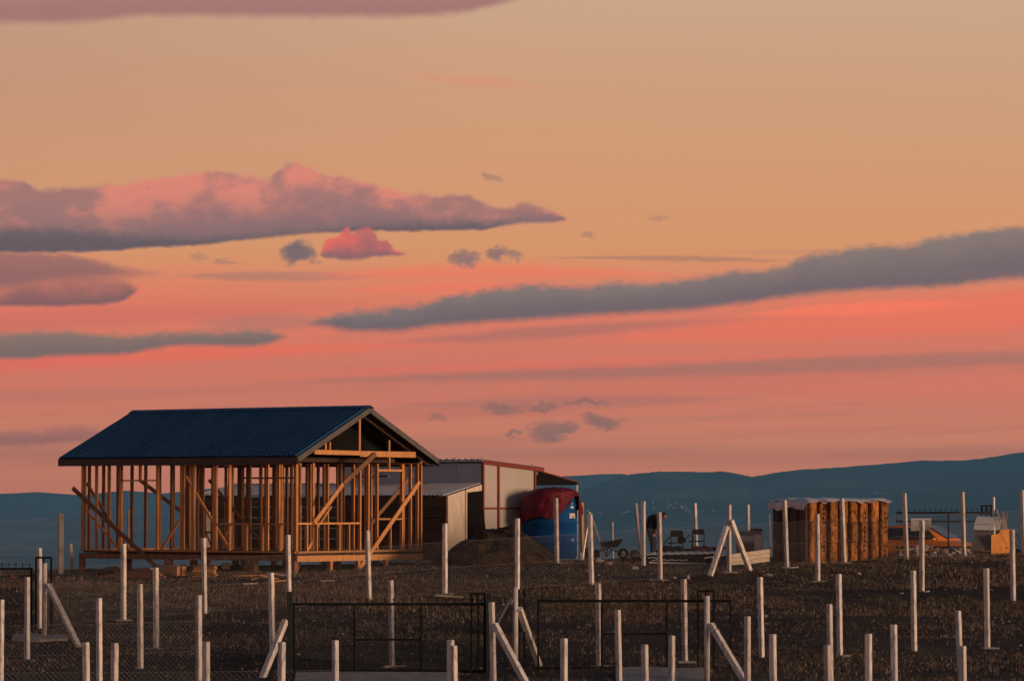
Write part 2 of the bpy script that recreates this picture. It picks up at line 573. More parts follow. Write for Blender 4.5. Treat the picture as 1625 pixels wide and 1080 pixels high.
# ------------------------------------------------------------------ materials
def material(name, c1, c2=None, rough=0.7, metal=0.0, scale=4.0, stretch=(1, 1, 1), c3=None, vary=0.12, bump=0.0, bscale=30.0, spec=0.4, detail=5, island=False, obj_coords=True, lo=0.35, hi=0.65):
    m = bpy.data.materials.new(name)
    m.use_nodes = True
    nt = m.node_tree
    E.nt = nt
    b = nt.nodes['Principled BSDF']
    b.inputs['Roughness'].default_value = rough
    b.inputs['Metallic'].default_value = metal
    b.inputs['Specular IOR Level'].default_value = spec
    if c2 is None:
        b.inputs['Base Color'].default_value = (*c1, 1)
        c2 = c1
    if True:
        tc = nt.nodes.new('ShaderNodeTexCoord')
        if obj_coords:
            src = tc.outputs['Object']
        else:
            g = nt.nodes.new('ShaderNodeNewGeometry')
            src = g.outputs['Position']
        mp = nt.nodes.new('ShaderNodeMapping')
        mp.inputs['Scale'].default_value = stretch
        oi = nt.nodes.new('ShaderNodeObjectInfo')
        nt.links.new(src, mp.inputs['Vector'])
        n = nt.nodes.new('ShaderNodeTexNoise')
        n.noise_dimensions = '4D'
        n.inputs['Scale'].default_value = scale
        n.inputs['Detail'].default_value = detail
        n.inputs['Roughness'].default_value = 0.6
        nt.links.new(mp.outputs[0], n.inputs['Vector'])
        w = E.m('MULTIPLY', E(oi.outputs['Random']), 40.0)
        nt.links.new(w.s, n.inputs['W'])
        st = [(lo, c1), (hi, c2)] if c3 is None else [(lo, c1), (0.5, c2), (hi, c3)]
        col = eramp(E(n.outputs['Fac']), st)
        if vary > 0:
            hs = nt.nodes.new('ShaderNodeHueSaturation')
            if island:
                g2 = nt.nodes.new('ShaderNodeNewGeometry')
                rr = E(g2.outputs['Random Per Island'])
            else:
                rr = E(oi.outputs['Random'])
            val = rr * (2 * vary) + (1 - vary)
            nt.links.new(val.s, hs.inputs['Value'])
            nt.links.new(col.s, hs.inputs['Color'])
            col = E(hs.outputs['Color'])
        nt.links.new(col.s, b.inputs['Base Color'])
        if bump > 0:
            n2 = nt.nodes.new('ShaderNodeTexNoise')
            n2.inputs['Scale'].default_value = bscale
            n2.inputs['Detail'].default_value = 4
            nt.links.new(mp.outputs[0], n2.inputs['Vector'])
            bp = nt.nodes.new('ShaderNodeBump')
            bp.inputs['Strength'].default_value = bump
            bp.inputs['Distance'].default_value = 0.02
            nt.links.new(n2.outputs['Fac'], bp.inputs['Height'])
            nt.links.new(bp.outputs[0], b.inputs['Normal'])
    return m


M = {}
M['concrete'] = material('concrete', (0.33, 0.325, 0.31), (0.59, 0.58, 0.56), 0.85, scale=2.6, stretch=(5, 5, 1.6), c3=(0.68, 0.67, 0.645), vary=0.2, bump=0.4, bscale=40)
M['pad'] = material('pad_concrete', (0.22, 0.20, 0.18), (0.36, 0.34, 0.31), 0.9, scale=3, vary=0.1, bump=0.4)
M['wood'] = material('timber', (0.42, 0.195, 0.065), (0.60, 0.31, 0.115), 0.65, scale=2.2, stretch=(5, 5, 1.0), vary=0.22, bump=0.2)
M['wood_shaded_old'] = material('shaded_and_old_timber', (0.17, 0.085, 0.045), (0.27, 0.145, 0.075), 0.75, scale=2.2, stretch=(5, 5, 1.0), vary=0.2, bump=0.2)  # darker timber copy: dim interior put into the colour; also serves old boards
M['plank'] = material('dark_plank', (0.085, 0.055, 0.034), (0.17, 0.115, 0.072), 0.75, scale=2.5, stretch=(1.2, 1.2, 7), vary=0.25, bump=0.2)
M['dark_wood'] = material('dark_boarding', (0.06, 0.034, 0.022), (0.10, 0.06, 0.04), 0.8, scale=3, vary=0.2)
M['roof'] = material('blue_metal_roofing', (0.010, 0.058, 0.140), (0.014, 0.072, 0.160), 0.45, scale=1.4, vary=0.06, spec=0.35)
M['fascia'] = material('grey_trim', (0.075, 0.075, 0.075), (0.11, 0.11, 0.108), 0.6, scale=3, vary=0.05)
M['gutter'] = material('brown_gutter', (0.035, 0.022, 0.018), (0.05, 0.03, 0.024), 0.5, scale=3, vary=0.05)
M['panel'] = material('cream_sandwich_panel', (0.38, 0.365, 0.34), (0.44, 0.425, 0.40), 0.55, scale=1.2, stretch=(1, 1, 0.5), vary=0.04)
M['panel_grey_and_shade'] = material('pale_grey_and_shaded_panel', (0.44, 0.50, 0.50), (0.52, 0.58, 0.58), 0.6, scale=1.2, vary=0.04)
M['red_steel'] = material('red_primed_steel', (0.16, 0.028, 0.018), (0.22, 0.045, 0.03), 0.5, scale=6, vary=0.1)
M['corr'] = material('galvanised_sheet', (0.40, 0.41, 0.42), (0.54, 0.55, 0.56), 0.42, 0.25, scale=1.5, vary=0.08)
M['corr_edge'] = material('white_edge', (0.6, 0.6, 0.6), (0.7, 0.7, 0.7), 0.5)
M['cream'] = material('cream_boarding', (0.50, 0.44, 0.35), (0.66, 0.60, 0.50), 0.75, scale=2.2, stretch=(3, 3, 0.8), vary=0.08, bump=0.3)
M['black'] = material('black_sheet', (0.006, 0.006, 0.006), (0.011, 0.010, 0.010), 0.9, scale=4, spec=0.1)
M['blackmetal'] = material('black_painted_steel', (0.006, 0.007, 0.007), (0.010, 0.011, 0.011), 0.75, scale=8, spec=0.12)
M['greenmetal'] = material('dark_green_steel', (0.006, 0.014, 0.010), (0.010, 0.020, 0.014), 0.6, scale=8)
M['blue'] = material('blue_plastic_tank', (0.004, 0.060, 0.22), (0.007, 0.078, 0.26), 0.7, scale=1.6, vary=0.0, spec=0.1)
M['tarp'] = material('crimson_tarpaulin', (0.075, 0.004, 0.012), (0.15, 0.009, 0.024), 0.62, scale=5, vary=0, bump=1.0, bscale=11, spec=0.25)
M['white'] = material('white_paint', (0.62, 0.60, 0.56), (0.74, 0.72, 0.68), 0.6, scale=4)
M['plastic'] = material('white_plastic_sheet', (0.50, 0.50, 0.49), (0.68, 0.68, 0.67), 0.3, scale=3, vary=0, bump=0.5, bscale=9, spec=0.5)
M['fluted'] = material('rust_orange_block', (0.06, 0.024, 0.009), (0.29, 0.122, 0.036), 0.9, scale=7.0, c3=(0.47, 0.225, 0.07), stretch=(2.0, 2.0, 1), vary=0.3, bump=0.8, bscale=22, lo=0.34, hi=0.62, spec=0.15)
M['fluted_shaded'] = material('shaded_side_block', (0.055, 0.035, 0.028), (0.10, 0.062, 0.05), 0.9, scale=5, vary=0.2, bump=0.5)  # darker copy of the block colour: shade of the left face painted in
M['stone'] = material('pale_rubble', (0.24, 0.20, 0.18), (0.46, 0.41, 0.37), 0.9, scale=5, vary=0.3, bump=0.4)
M['carpaint'] = material('orange_car_paint', (0.72, 0.20, 0.018), (0.74, 0.22, 0.02), 0.35, scale=2, vary=0, spec=0.5)
M['glass'] = material('dark_glass', (0.012, 0.016, 0.018), (0.014, 0.018, 0.02), 0.08, scale=2, vary=0, spec=0.6)
M['windscreen'] = material('windscreen_glass', (0.03, 0.045, 0.048), (0.035, 0.05, 0.052), 0.06, scale=2, vary=0, spec=1.0)
M['tyre'] = material('tyre_rubber', (0.015, 0.015, 0.015), (0.022, 0.022, 0.022), 0.85)
M['rim'] = material('wheel_rim', (0.35, 0.35, 0.36), (0.4, 0.4, 0.4), 0.35, 0.7)
M['lamp'] = material('headlight_lens', (0.5, 0.5, 0.48), (0.55, 0.55, 0.52), 0.15)
M['orange'] = material('orange_board', (0.55, 0.22, 0.035), (0.66, 0.29, 0.05), 0.7, scale=5, vary=0.05)
M['greysheet'] = material('dark_ribbed_sheet', (0.065, 0.07, 0.075), (0.095, 0.10, 0.105), 0.55, scale=4)
M['wire'] = material('galvanised_wire', (0.16, 0.155, 0.15), (0.24, 0.235, 0.23), 0.6, 0.0, scale=6, vary=0)
M['darkwire'] = material('dark_wire', (0.02, 0.02, 0.02), (0.03, 0.03, 0.03), 0.6)
M['jacket'] = material('black_jacket', (0.010, 0.010, 0.012), (0.017, 0.017, 0.019), 0.85, scale=12, vary=0)
M['jeans'] = material('blue_jeans', (0.014, 0.026, 0.048), (0.024, 0.042, 0.072), 0.9, scale=14, vary=0)
M['skin'] = material('skin', (0.42, 0.20, 0.13), (0.46, 0.23, 0.15), 0.55, scale=10, vary=0)
M['hair'] = material('dark_hair', (0.012, 0.010, 0.009), (0.02, 0.016, 0.014), 0.7, vary=0)
M['shoe'] = material('dark_shoe', (0.02, 0.017, 0.015), (0.03, 0.026, 0.022), 0.7, vary=0)
M['fabric'] = material('dark_chair_fabric', (0.02, 0.014, 0.014), (0.032, 0.022, 0.022), 0.9, vary=0)
M['alu'] = material('dull_aluminium', (0.30, 0.30, 0.29), (0.40, 0.40, 0.39), 0.4, 0.5, scale=8)
M['teal'] = material('teal_plastic', (0.08, 0.30, 0.28), (0.1, 0.34, 0.32), 0.5)
M['sack'] = material('brown_sack', (0.16, 0.10, 0.075), (0.24, 0.16, 0.12), 0.9, scale=6, bump=0.5)
M['brick'] = material('red_brown_brick', (0.13, 0.05, 0.035), (0.2, 0.08, 0.055), 0.85, scale=5)
M['greenpipe'] = material('pale_green_pipe', (0.22, 0.34, 0.27), (0.28, 0.42, 0.33), 0.5)
M['greybox'] = material('grey_box', (0.20, 0.20, 0.21), (0.27, 0.27, 0.28), 0.6, scale=4)
M['graphic'] = material('printed_white', (0.7, 0.68, 0.64), (0.72, 0.7, 0.66), 0.6, vary=0)
M['rope'] = material('white_rope', (0.5, 0.48, 0.44), (0.6, 0.58, 0.54), 0.8)


def ground_mat():
    m = bpy.data.materials.new('dry_hillside_ground')
    m.use_nodes = True
    nt = m.node_tree
    E.nt = nt
    b = nt.nodes['Principled BSDF']
    b.inputs['Roughness'].default_value = 0.95
    b.inputs['Specular IOR Level'].default_value = 0.1
    g = nt.nodes.new('ShaderNodeNewGeometry')
    p = E(g.outputs['Position'])
    big = enoise(p, 0.10, 4, 0.55)
    mid = enoise(p, 0.7, 5, 0.65)
    fine = enoise(p, 9.0, 4, 0.7)
    c = eramp(big, [(0.38, (0.042, 0.033, 0.026)), (0.5, (0.066, 0.051, 0.039)), (0.64, (0.085, 0.066, 0.048))])
    c = emix(mid.sstep(0.45, 0.7) * 0.7, c, (0.022, 0.018, 0.015))
    c = emix(fine.sstep(0.5, 0.75) * 0.5, c, (0.13, 0.105, 0.082))
    nt.links.new(c.s, b.inputs['Base Color'])
    bp = nt.nodes.new('ShaderNodeBump')
    bp.inputs['Strength'].default_value = 0.8
    bp.inputs['Distance'].default_value = 0.06
    h = mid * 0.7 + fine * 0.5
    nt.links.new(h.s, bp.inputs['Height'])
    nt.links.new(bp.outputs[0], b.inputs['Normal'])
    return m


def hills_mat():
    m = bpy.data.materials.new('far_hill_land')
    m.use_nodes = True
    nt = m.node_tree
    E.nt = nt
    b = nt.nodes['Principled BSDF']
    b.inputs['Roughness'].default_value = 1.0
    b.inputs['Specular IOR Level'].default_value = 0.0
    g = nt.nodes.new('ShaderNodeNewGeometry')
    sp = nt.nodes.new('ShaderNodeSeparateXYZ')
    nt.links.new(g.outputs['Position'], sp.inputs[0])
    x, y, z = (E(sp.outputs[i]) for i in range(3))
    x, y, z = x * (1 / KM), y * (1 / KM), z * (1 / KM)
    q = ecomb(x * 0.001, y * 0.00035, z * 0.004)
    f1 = enoise(q, 1.6, 5, 0.55)
    f2 = enoise(ecomb(x * 0.001 + 9.0, y * 0.0008, z * 0.01), 4.0, 4, 0.6)
    f3 = enoise(ecomb(x * 0.004, y * 0.002, z * 0.03), 5.0, 4, 0.6)
    fields = eramp(f2, [(0.38, (0.020, 0.040, 0.036)), (0.5, (0.050, 0.066, 0.058)), (0.60, (0.15, 0.15, 0.135))])
    wood = (0.008, 0.014, 0.011)
    c = emix(f1.sstep(0.52, 0.56) * 0.95, fields, wood)
    c = emix(f3.sstep(0.48, 0.62) * 0.45, c, (0.03, 0.036, 0.026))
    low = E.m('SUBTRACT', 1.0, z.sstep(-85.0, -15.0))
    c = emix(low * f2.sstep(0.34, 0.6) * 0.75, c, (0.36, 0.33, 0.30))
    c = emix(z.sstep(25.0, 90.0) * f1.sstep(0.38, 0.5) * 0.8, c, wood)
    nt.links.new(c.s, b.inputs['Base Color'])
    return m


# ------------------------------------------------------------------ ground and hills
def grid_obj(name, X, Y, Z, mat, kind='structure'):
    ny, nx = X.shape
    me = bpy.data.meshes.new(name)
    v = np.stack([X, Y, Z], -1).reshape(-1, 3)
    idx = np.arange(ny * nx).reshape(ny, nx)
    q = np.stack([idx[:-1, :-1], idx[:-1, 1:], idx[1:, 1:], idx[1:, :-1]], -1).reshape(-1, 4)
    me.vertices.add(len(v)); me.vertices.foreach_set('co', v.ravel().astype(np.float32))
    me.loops.add(q.size); me.loops.foreach_set('vertex_index', q.ravel().astype(np.int32))
    me.polygons.add(len(q)); me.polygons.foreach_set('loop_start', np.arange(0, q.size, 4, dtype=np.int32))
    me.polygons.foreach_set('use_smooth', np.ones(len(q), bool))
    me.update(); me.validate()
    me.materials.append(mat)
    o = bpy.data.objects.new(name, me)
    o['kind'] = kind
    C.objects.link(o)
    return o


xs = np.concatenate([np.arange(-90, -24, 2.0), np.arange(-24, 24, 0.3), np.arange(24, 91, 2.0)])
ys = np.concatenate([np.arange(-30, 64, 2.0), np.arange(64, 118, 0.3), np.arange(118, 152, 1.5)])
GX, GY = np.meshgrid(xs, ys)
ground = grid_obj('ground', GX, GY, gz_np(GX, GY), ground_mat())
ground['label'] = 'dark brown grassy hillside ground sloping towards the viewer'

R1 = np.array([(-900, 900), (780, 880), (860, 820), (900, 792), (925, 778), (950, 768), (980, 757), (1010, 751), (1045, 748), (1090, 749), (1125, 749), (1145, 748), (1170, 752), (1192, 757), (1240, 748), (1290, 744), (1340, 741), (1400, 736), (1470, 731), (1520, 731), (1560, 728), (1600, 721), (1625, 718), (1700, 708), (1850, 700), (2200, 715), (4000, 740)], float)
R2 = np.array([(-3000, 770), (-900, 775), (-300, 786), (0, 783), (60, 780), (130, 785), (200, 778), (260, 782), (320, 776), (372, 771), (420, 776), (500, 776), (600, 770), (700, 766), (800, 762), (880, 756), (920, 754), (950, 752), (985, 751), (1010, 755), (1060, 766), (1200, 775), (4000, 780)], float)
D1, D2 = 8200.0 * KM, 11400.0 * KM


def sst(a, b, x):
    t = np.clip((x - a) / (b - a), 0, 1)
    return t * t * (3 - 2 * t)


def hill_z(x, d):
    px = CX + F * x / d
    base = np.interp(d, [120, 150, 200, 400, 1000, 2500, 4600 * KM, 40000], [-4.2, -9.5, -17, -40, -75, -120, -97 * KM, -100 * KM])
    base = base + 5 * KM * fbm(x * 0.0012 / KM, d * 0.0008 / KM, 3, 5) * sst(1500, 4000, d)
    h1 = (HOR - np.interp(px, R1[:, 0], R1[:, 1])) / F * D1
    h2 = (HOR - np.interp(px, R2[:, 0], R2[:, 1])) / F * D2
    h1 = h1 + 1.6 * KM * fbm(x * 0.01 / KM, d * 0.002 / KM, 3, 21) + 2.2 * KM * np.maximum(fbm(x * 0.09 / KM, d * 0.004, 2, 61), -0.1)
    h2 = h2 + 2.0 * KM * fbm(x * 0.008 / KM, d * 0.002 / KM, 3, 31)
    lump = fbm(x * 0.0016 / KM, d * 0.0011 / KM, 4, 41)
    s1 = sst(4600 * KM, D1, d) ** 1.1
    s2 = sst(8400 * KM, D2, d) ** 1.1
    z1 = base + np.maximum(h1 - base, 0) * (s1 - 0.10 * lump * (4 * s1 * (1 - s1)))
    z2 = base + np.maximum(h2 - base, 0) * (s2 - 0.10 * lump * (4 * s2 * (1 - s2)))
    z1 = z1 - sst(D1, D1 + 2500 * KM, d) * np.maximum(z1 - base, 0)
    z2 = z2 - sst(D2, D2 + 2500 * KM, d) * np.maximum(z2 - base, 0)
    return np.maximum(z1, z2)


azs = np.tan(np.concatenate([np.linspace(-0.50, -0.205, 60), np.linspace(-0.2, 0.2, 1250), np.linspace(0.205, 0.50, 60)]))
ds = np.concatenate([np.linspace(146, 1500, 30), np.linspace(1600, 4400 * KM, 30), np.linspace(4500 * KM, 12500 * KM, 170)])
HA, HD = np.meshgrid(azs, ds)
HX = HA * HD
HZ = hill_z(HX, HD)
hills = grid_obj('hills', HX, HD, HZ, hills_mat())
hills['label'] = 'blue hazy far hills and valley behind the building plot'

# air between here and the hills
hm = bpy.data.materials.new('haze_air')
hm.use_nodes = True
hm.node_tree.nodes.clear()
ho = hm.node_tree.nodes.new('ShaderNodeOutputMaterial')
pvn = hm.node_tree.nodes.new('ShaderNodeVolumePrincipled')
pvn.inputs['Color'].default_value = (0.21, 0.60, 1.0, 1)
pvn.inputs['Density'].default_value = HAZE_K
pvn.inputs['Anisotropy'].default_value = 0.12
hm.node_tree.links.new(pvn.outputs[0], ho.inputs['Volume'])
hz = MB()
ztop = HAZE_TOP
print('highest hill', float(HZ.max()))
hz.hexa([(-15000, -300, -180), (15000, -300, -180), (15000, HAZE_END, -180), (-15000, HAZE_END, -180), (-15000, -300, ztop), (15000, -300, ztop), (15000, HAZE_END, ztop), (-15000, HAZE_END, ztop)])
solo('haze', hz, hm, 'pale blue dusk haze over the valley', None, loc=Vector((0, 0, 0)), kind='stuff')

# ------------------------------------------------------------------ timber frame house
UB, UA = Vector((0.6, 0.8, 0)), Vector((-0.8, 0.6, 0))       # gable direction, long-wall direction
HRZ = math.atan2(0.8, 0.6)
HO = Vector((-6.15, 102.0, 0))


def fr(o):
    return lambda b, a, z: o + UB * b + UA * a + Vector((0, 0, z))


HW = fr(HO)


def a_of(px, b, o=HO):
    k = (px - CX) / F
    q = o + UB * b
    return (q.x - k * q.y) / (0.8 + 0.6 * k)


def b_of(px, a, o=HO):
    k = (px - CX) / F
    q = o + UA * a
    return (k * q.y - q.x) / (0.6 - 0.8 * k)


def on_a(px, py, a, o=HO):
    """point on the plane parallel to the gable at distance a"""
    b = b_of(px, a, o)
    q = o + UB * b + UA * a
    return Vector((q.x, q.y, at(px, py, q.y).z))


def on_b(px, py, b, o=HO):
    a = a_of(px, b, o)
    q = o + UB * b + UA * a
    return Vector((q.x, q.y, at(px, py, q.y).z))


L, W = 8.4, 5.7
zf0, zf1, zs, zt = -1.70, -1.54, -1.42, 1.10
house = thing('timber_frame_house', 'unfinished timber stud frame house with dark blue metal gable roof', 'house', HW(0, 0, -2.05), HRZ)


def stud(b, a, z0, z1, wa=0.05, wb=0.05, name='stud', mat='wood'):
    m = MB()
    j = random.uniform(-0.006, 0.006)
    m.box(HW(b, a, (z0 + z1) / 2) + Vector((j, j, 0)), (wb, wa, z1 - z0), HRZ)
    return part(name, m, M[mat], house)


def hbeam(p, q, w, h, name, mat='wood', ref=(0, 0, 1)):
    m = MB()
    m.beam(p, q, w, h, ref)
    return part(name, m, M[mat], house)


# floor: rim beams, joists, deck boards
hbeam(HW(0, -0.03, (zf0 + zf1) / 2), HW(0, L + 0.05, (zf0 + zf1) / 2), 0.06, 0.16, 'floor_beam', 'wood_shaded_old')
hbeam(HW(-0.03, -0.06, (zf0 + zf1) / 2 - 0.012), HW(W + 0.03, -0.06, (zf0 + zf1) / 2 - 0.012), 0.06, 0.17, 'floor_beam')
hbeam(HW(W, 0, (zf0 + zf1) / 2), HW(W, L, (zf0 + zf1) / 2), 0.06, 0.16, 'floor_beam', 'wood_shaded_old')
hbeam(HW(0.05, L, (zf0 + zf1) / 2), HW(W - 0.05, L, (zf0 + zf1) / 2), 0.06, 0.16, 'floor_beam', 'wood_shaded_old')
for k in range(13):
    a = 0.35 + k * 0.62
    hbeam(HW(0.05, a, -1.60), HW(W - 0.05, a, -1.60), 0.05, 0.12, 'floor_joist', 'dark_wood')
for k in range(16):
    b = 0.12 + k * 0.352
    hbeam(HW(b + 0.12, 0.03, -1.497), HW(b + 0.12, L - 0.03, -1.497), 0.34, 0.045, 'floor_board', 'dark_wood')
# wall plates
for (p, q, nm) in ((HW(0, 0, zs - 0.025), HW(0, L, zs - 0.025), 'sill_plate'), (HW(0.05, 0, zs - 0.026), HW(W - 0.05, 0, zs - 0.026), 'sill_plate'),
                   (HW(W, 0, zs - 0.025), HW(W, L, zs - 0.025), 'sill_plate'), (HW(0.05, L, zs - 0.026), HW(W - 0.05, L, zs - 0.026), 'sill_plate'),
                   (HW(0, 0, zt + 0.02), HW(0, L, zt + 0.02), 'top_plate'), (HW(W, 0, zt + 0.02), HW(W, L, zt + 0.02), 'top_plate'),
                   (HW(0.05, L, zt + 0.02), HW(W - 0.05, L, zt + 0.02), 'top_plate')):
    hbeam(p, q, 0.10, 0.05, nm)
# long front wall
for px in (154, 174, 193, 251, 308, 365):
    stud(0, a_of(px, 0), zs, zt, 0.05, 0.10)
for px in (134, 290, 342):
    stud(0, a_of(px, 0), zs, zt, 0.11, 0.11, 'post')
stud(0.0, 0.0, zs, zt + 0.1, 0.10, 0.10, 'post')
ws = on_b(400, 831, 0).z
hbeam(HW(0, a_of(344, 0), ws), HW(0, 0.05, ws), 0.10, 0.05, 'window_sill_rail')
for px in (391, 417, 444):
    stud(0, a_of(px, 0), zs, ws - 0.025, 0.06 if px != 391 else 0.09, 0.10, 'cripple_stud')
hd = on_b(440, 758, 0).z
hbeam(HW(0, a_of(470, 0), hd), HW(0, a_of(404, 0), hd), 0.09, 0.05, 'window_header', 'wood_shaded_old')
hd2 = on_b(220, 762, 0).z
hbeam(HW(0.02, a_of(196, 0), hd2), HW(0.02, a_of(249, 0), hd2), 0.09, 0.045, 'window_header')
stud(0.02, a_of(222, 0), hd2, zt, 0.05, 0.09, 'cripple_stud')
# gable wall
G0 = 0.0
for px in (571, 584, 598, 637, 651, 662):
    stud(b_of(px, G0), G0, zs, zt, 0.10, 0.05)
stud(b_of(667, G0), G0, zs, zt + 0.1, 0.10, 0.06, 'post')
wl = on_a(520, 830, G0).z
hbeam(HW(0.05, G0, wl), HW(b_of(571, G0), G0, wl), 0.10, 0.05, 'window_sill_rail')
for px in (487, 502, 520, 538, 553.5):
    stud(b_of(px, G0), G0, zs, wl - 0.025, 0.10, 0.045, 'cripple_stud')
z1, z2 = on_a(617, 746, G0).z, on_a(617, 823, G0).z
hbeam(HW(b_of(598, G0) + 0.03, G0, z1), HW(b_of(637, G0) - 0.03, G0, z1), 0.10, 0.06, 'window_header')
hbeam(HW(b_of(598, G0) + 0.03, G0, z2), HW(b_of(637, G0) - 0.03, G0, z2), 0.10, 0.05, 'window_sill_rail')
stud(b_of(617, G0), G0, z1 + 0.03, zt + 0.2, 0.09, 0.045, 'cripple_stud')
stud(b_of(619, G0), G0, zs, z2 - 0.025, 0.09, 0.04, 'cripple_stud')
tz = on_a(570, 718, 0).z
hbeam(HW(b_of(497, 0), -0.035, tz), HW(b_of(569, 0), -0.035, tz - 0.01), 0.05, 0.13, 'tie_beam')
hbeam(HW(b_of(569, 0) + 0.006, -0.037, tz - 0.03), HW(b_of(657, 0), -0.037, tz - 0.03), 0.05, 0.17, 'tie_beam')
PK, EV0, EV1 = 3.03, -0.19, 6.26
ZP, ZE = 2.70, 1.24


def roof_z(b):
    return ZP - (ZP - ZE) * abs(b - PK) / (PK - EV0)


stud(b_of(569, 0), -0.035, tz + 0.07, roof_z(b_of(569, 0)) - 0.16, 0.05, 0.07, 'king_post')
for px, t in ((616, 698), (515, 703), (522, 701)):
    b = b_of(px, 0)
    stud(b, -0.03, tz + 0.06, min(on_a(px, t, 0).z, roof_z(b) - 0.12), 0.05, 0.06, 'gable_stud')
# back wall, far gable, inner walls
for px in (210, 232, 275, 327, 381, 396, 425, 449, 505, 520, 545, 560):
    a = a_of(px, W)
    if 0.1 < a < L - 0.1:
        stud(W, a, zs, zt, 0.05 if px not in (381, 232) else 0.12, 0.10, 'stud', 'wood_shaded_old')
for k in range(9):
    stud(0.35 + k * 0.62, L, zs, zt, 0.10, 0.05, 'stud', 'wood_shaded_old')
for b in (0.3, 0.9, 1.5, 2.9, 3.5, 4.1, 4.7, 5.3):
    stud(b, 4.35, zs, zt, 0.09, 0.05, 'partition_stud', 'wood_shaded_old')
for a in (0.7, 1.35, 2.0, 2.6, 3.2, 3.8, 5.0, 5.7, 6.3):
    stud(2.85, a, zs, zt, 0.05, 0.09, 'partition_stud', 'wood_shaded_old')
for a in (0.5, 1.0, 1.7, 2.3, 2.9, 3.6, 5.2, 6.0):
    stud(1.35, a, zs, zt, 0.05, 0.09, 'partition_stud', 'wood_shaded_old' if a > 2 else 'wood')
for b in (0.5, 1.0, 1.9, 2.4, 3.2, 3.8, 4.4, 5.0):
    stud(b, 1.5, zs, zt, 0.09, 0.05, 'partition_stud', 'wood')
for a in (0.55, 1.8, 3.1, 6.9, 7.6):
    stud(W - 0.1, a, zs, zt, 0.05, 0.09, 'stud')
for (a0, a1, z) in ((1.2, 2.7, 0.75), (5.6, 7.0, 0.72), (5.6, 7.0, -0.55), (0.3, 1.9, -0.5)):
    hbeam(HW(W, a0, z), HW(W, a1, z), 0.09, 0.05, 'window_header', 'wood_shaded_old')
for k in range(7):
    a = 0.9 + k * 1.12
    hbeam(HW(0.1, a, zt + 0.11), HW(W - 0.1, a, zt + 0.11), 0.05, 0.12, 'ceiling_joist', 'dark_wood')
# braces
OB = -0.075
for (x0, y0, x1, y1, b, w_, mt) in ((116, 774, 248, 898, OB, 0.13, 'wood_shaded_old'), (138, 766, 206, 874, 0.09, 0.09, 'wood_shaded_old'), (136, 806, 191, 873, 0.09, 0.07, 'wood'),
                                    (295, 755, 366, 873, 0.09, 0.08, 'wood'), (332, 761, 415, 861, 1.2, 0.09, 'wood_shaded_old'), (256, 873, 285, 825, 0.4, 0.08, 'wood'),
                                    (222, 761, 304, 823, W - 0.2, 0.12, 'wood_shaded_old')):
    hbeam(on_b(x0, y0, b), on_b(x1, y1, b), w_, 0.035, 'brace', mt, UB)
for (x0, y0, x1, y1, a, w_, mt) in ((499, 829, 550, 760, -0.105, 0.13, 'wood'), (546, 766, 596, 720, -0.145, 0.14, 'wood_shaded_old'), (568, 906, 666, 764, -0.09, 0.13, 'wood'),
                                    (503, 838, 526, 803, 0.10, 0.06, 'wood'), (488, 873, 497, 857, 0.12, 0.08, 'wood'), (584, 836, 655, 752, 2.0, 0.12, 'wood_shaded_old')):
    hbeam(on_a(x0, y0, a), on_a(x1, y1, a), w_, 0.035, 'brace', mt, UA)
# piers
for (b, a, w_) in ((0, L - 0.05, 0.14), (0, a_of(268, 0), 0.16), (0, a_of(403, 0), 0.2), (0, 0.06, 0.16)):
    p = HW(b, a, 0)
    stud(b, a, gz(p.x, p.y) - 0.1, zf0, w_, w_, 'pier', 'wood_shaded_old')
for px in (524, 568, 612, 665):
    b = b_of(px, -0.06)
    p = HW(b, -0.06, 0)
    stud(b, -0.06, gz(p.x, p.y) - 0.1, zf0 - 0.02, 0.12, 0.10, 'pier')
for b in (1.9, 3.8, 5.6):
    for a in (1.6, 3.6, 5.6, 8.3):
        p = HW(b, a, 0)
        stud(b, a, gz(p.x, p.y) - 0.1, zf0, 0.16, 0.16, 'pier', 'wood_shaded_old')
# roof: ribbed sheets on both slopes, boarding under, trim
RA0, RA1 = -0.24, 9.13


def ribbed(p, u, v, width, pitch, rise, flat=0.45):
    """sheet from corner p, along u (width, ribs repeat), down v (full vector)"""
    n = v.cross(u).normalized()
    if n.z < 0: n = -n
    prof = []
    k = 0.0
    while k < width - 1e-6:
        for (t, h) in ((0, 0), (flat, 0), (flat + 0.12, 1), (0.88, 1), (1.0, 0)):
            s = k + t * pitch
            if s <= width + 1e-6 and (not prof or s > prof[-1][0] + 1e-6):
                prof.append((s, h * rise))
        k += pitch
    m = MB()
    P = []
    for (s, h) in prof:
        P += [p + u * s + n * h, p + u * s + v + n * h]
    fs = [(2 * i, 2 * i + 1, 2 * i + 3, 2 * i + 2) for i in range(len(prof) - 1)]
    m.add(P, fs)
    return m


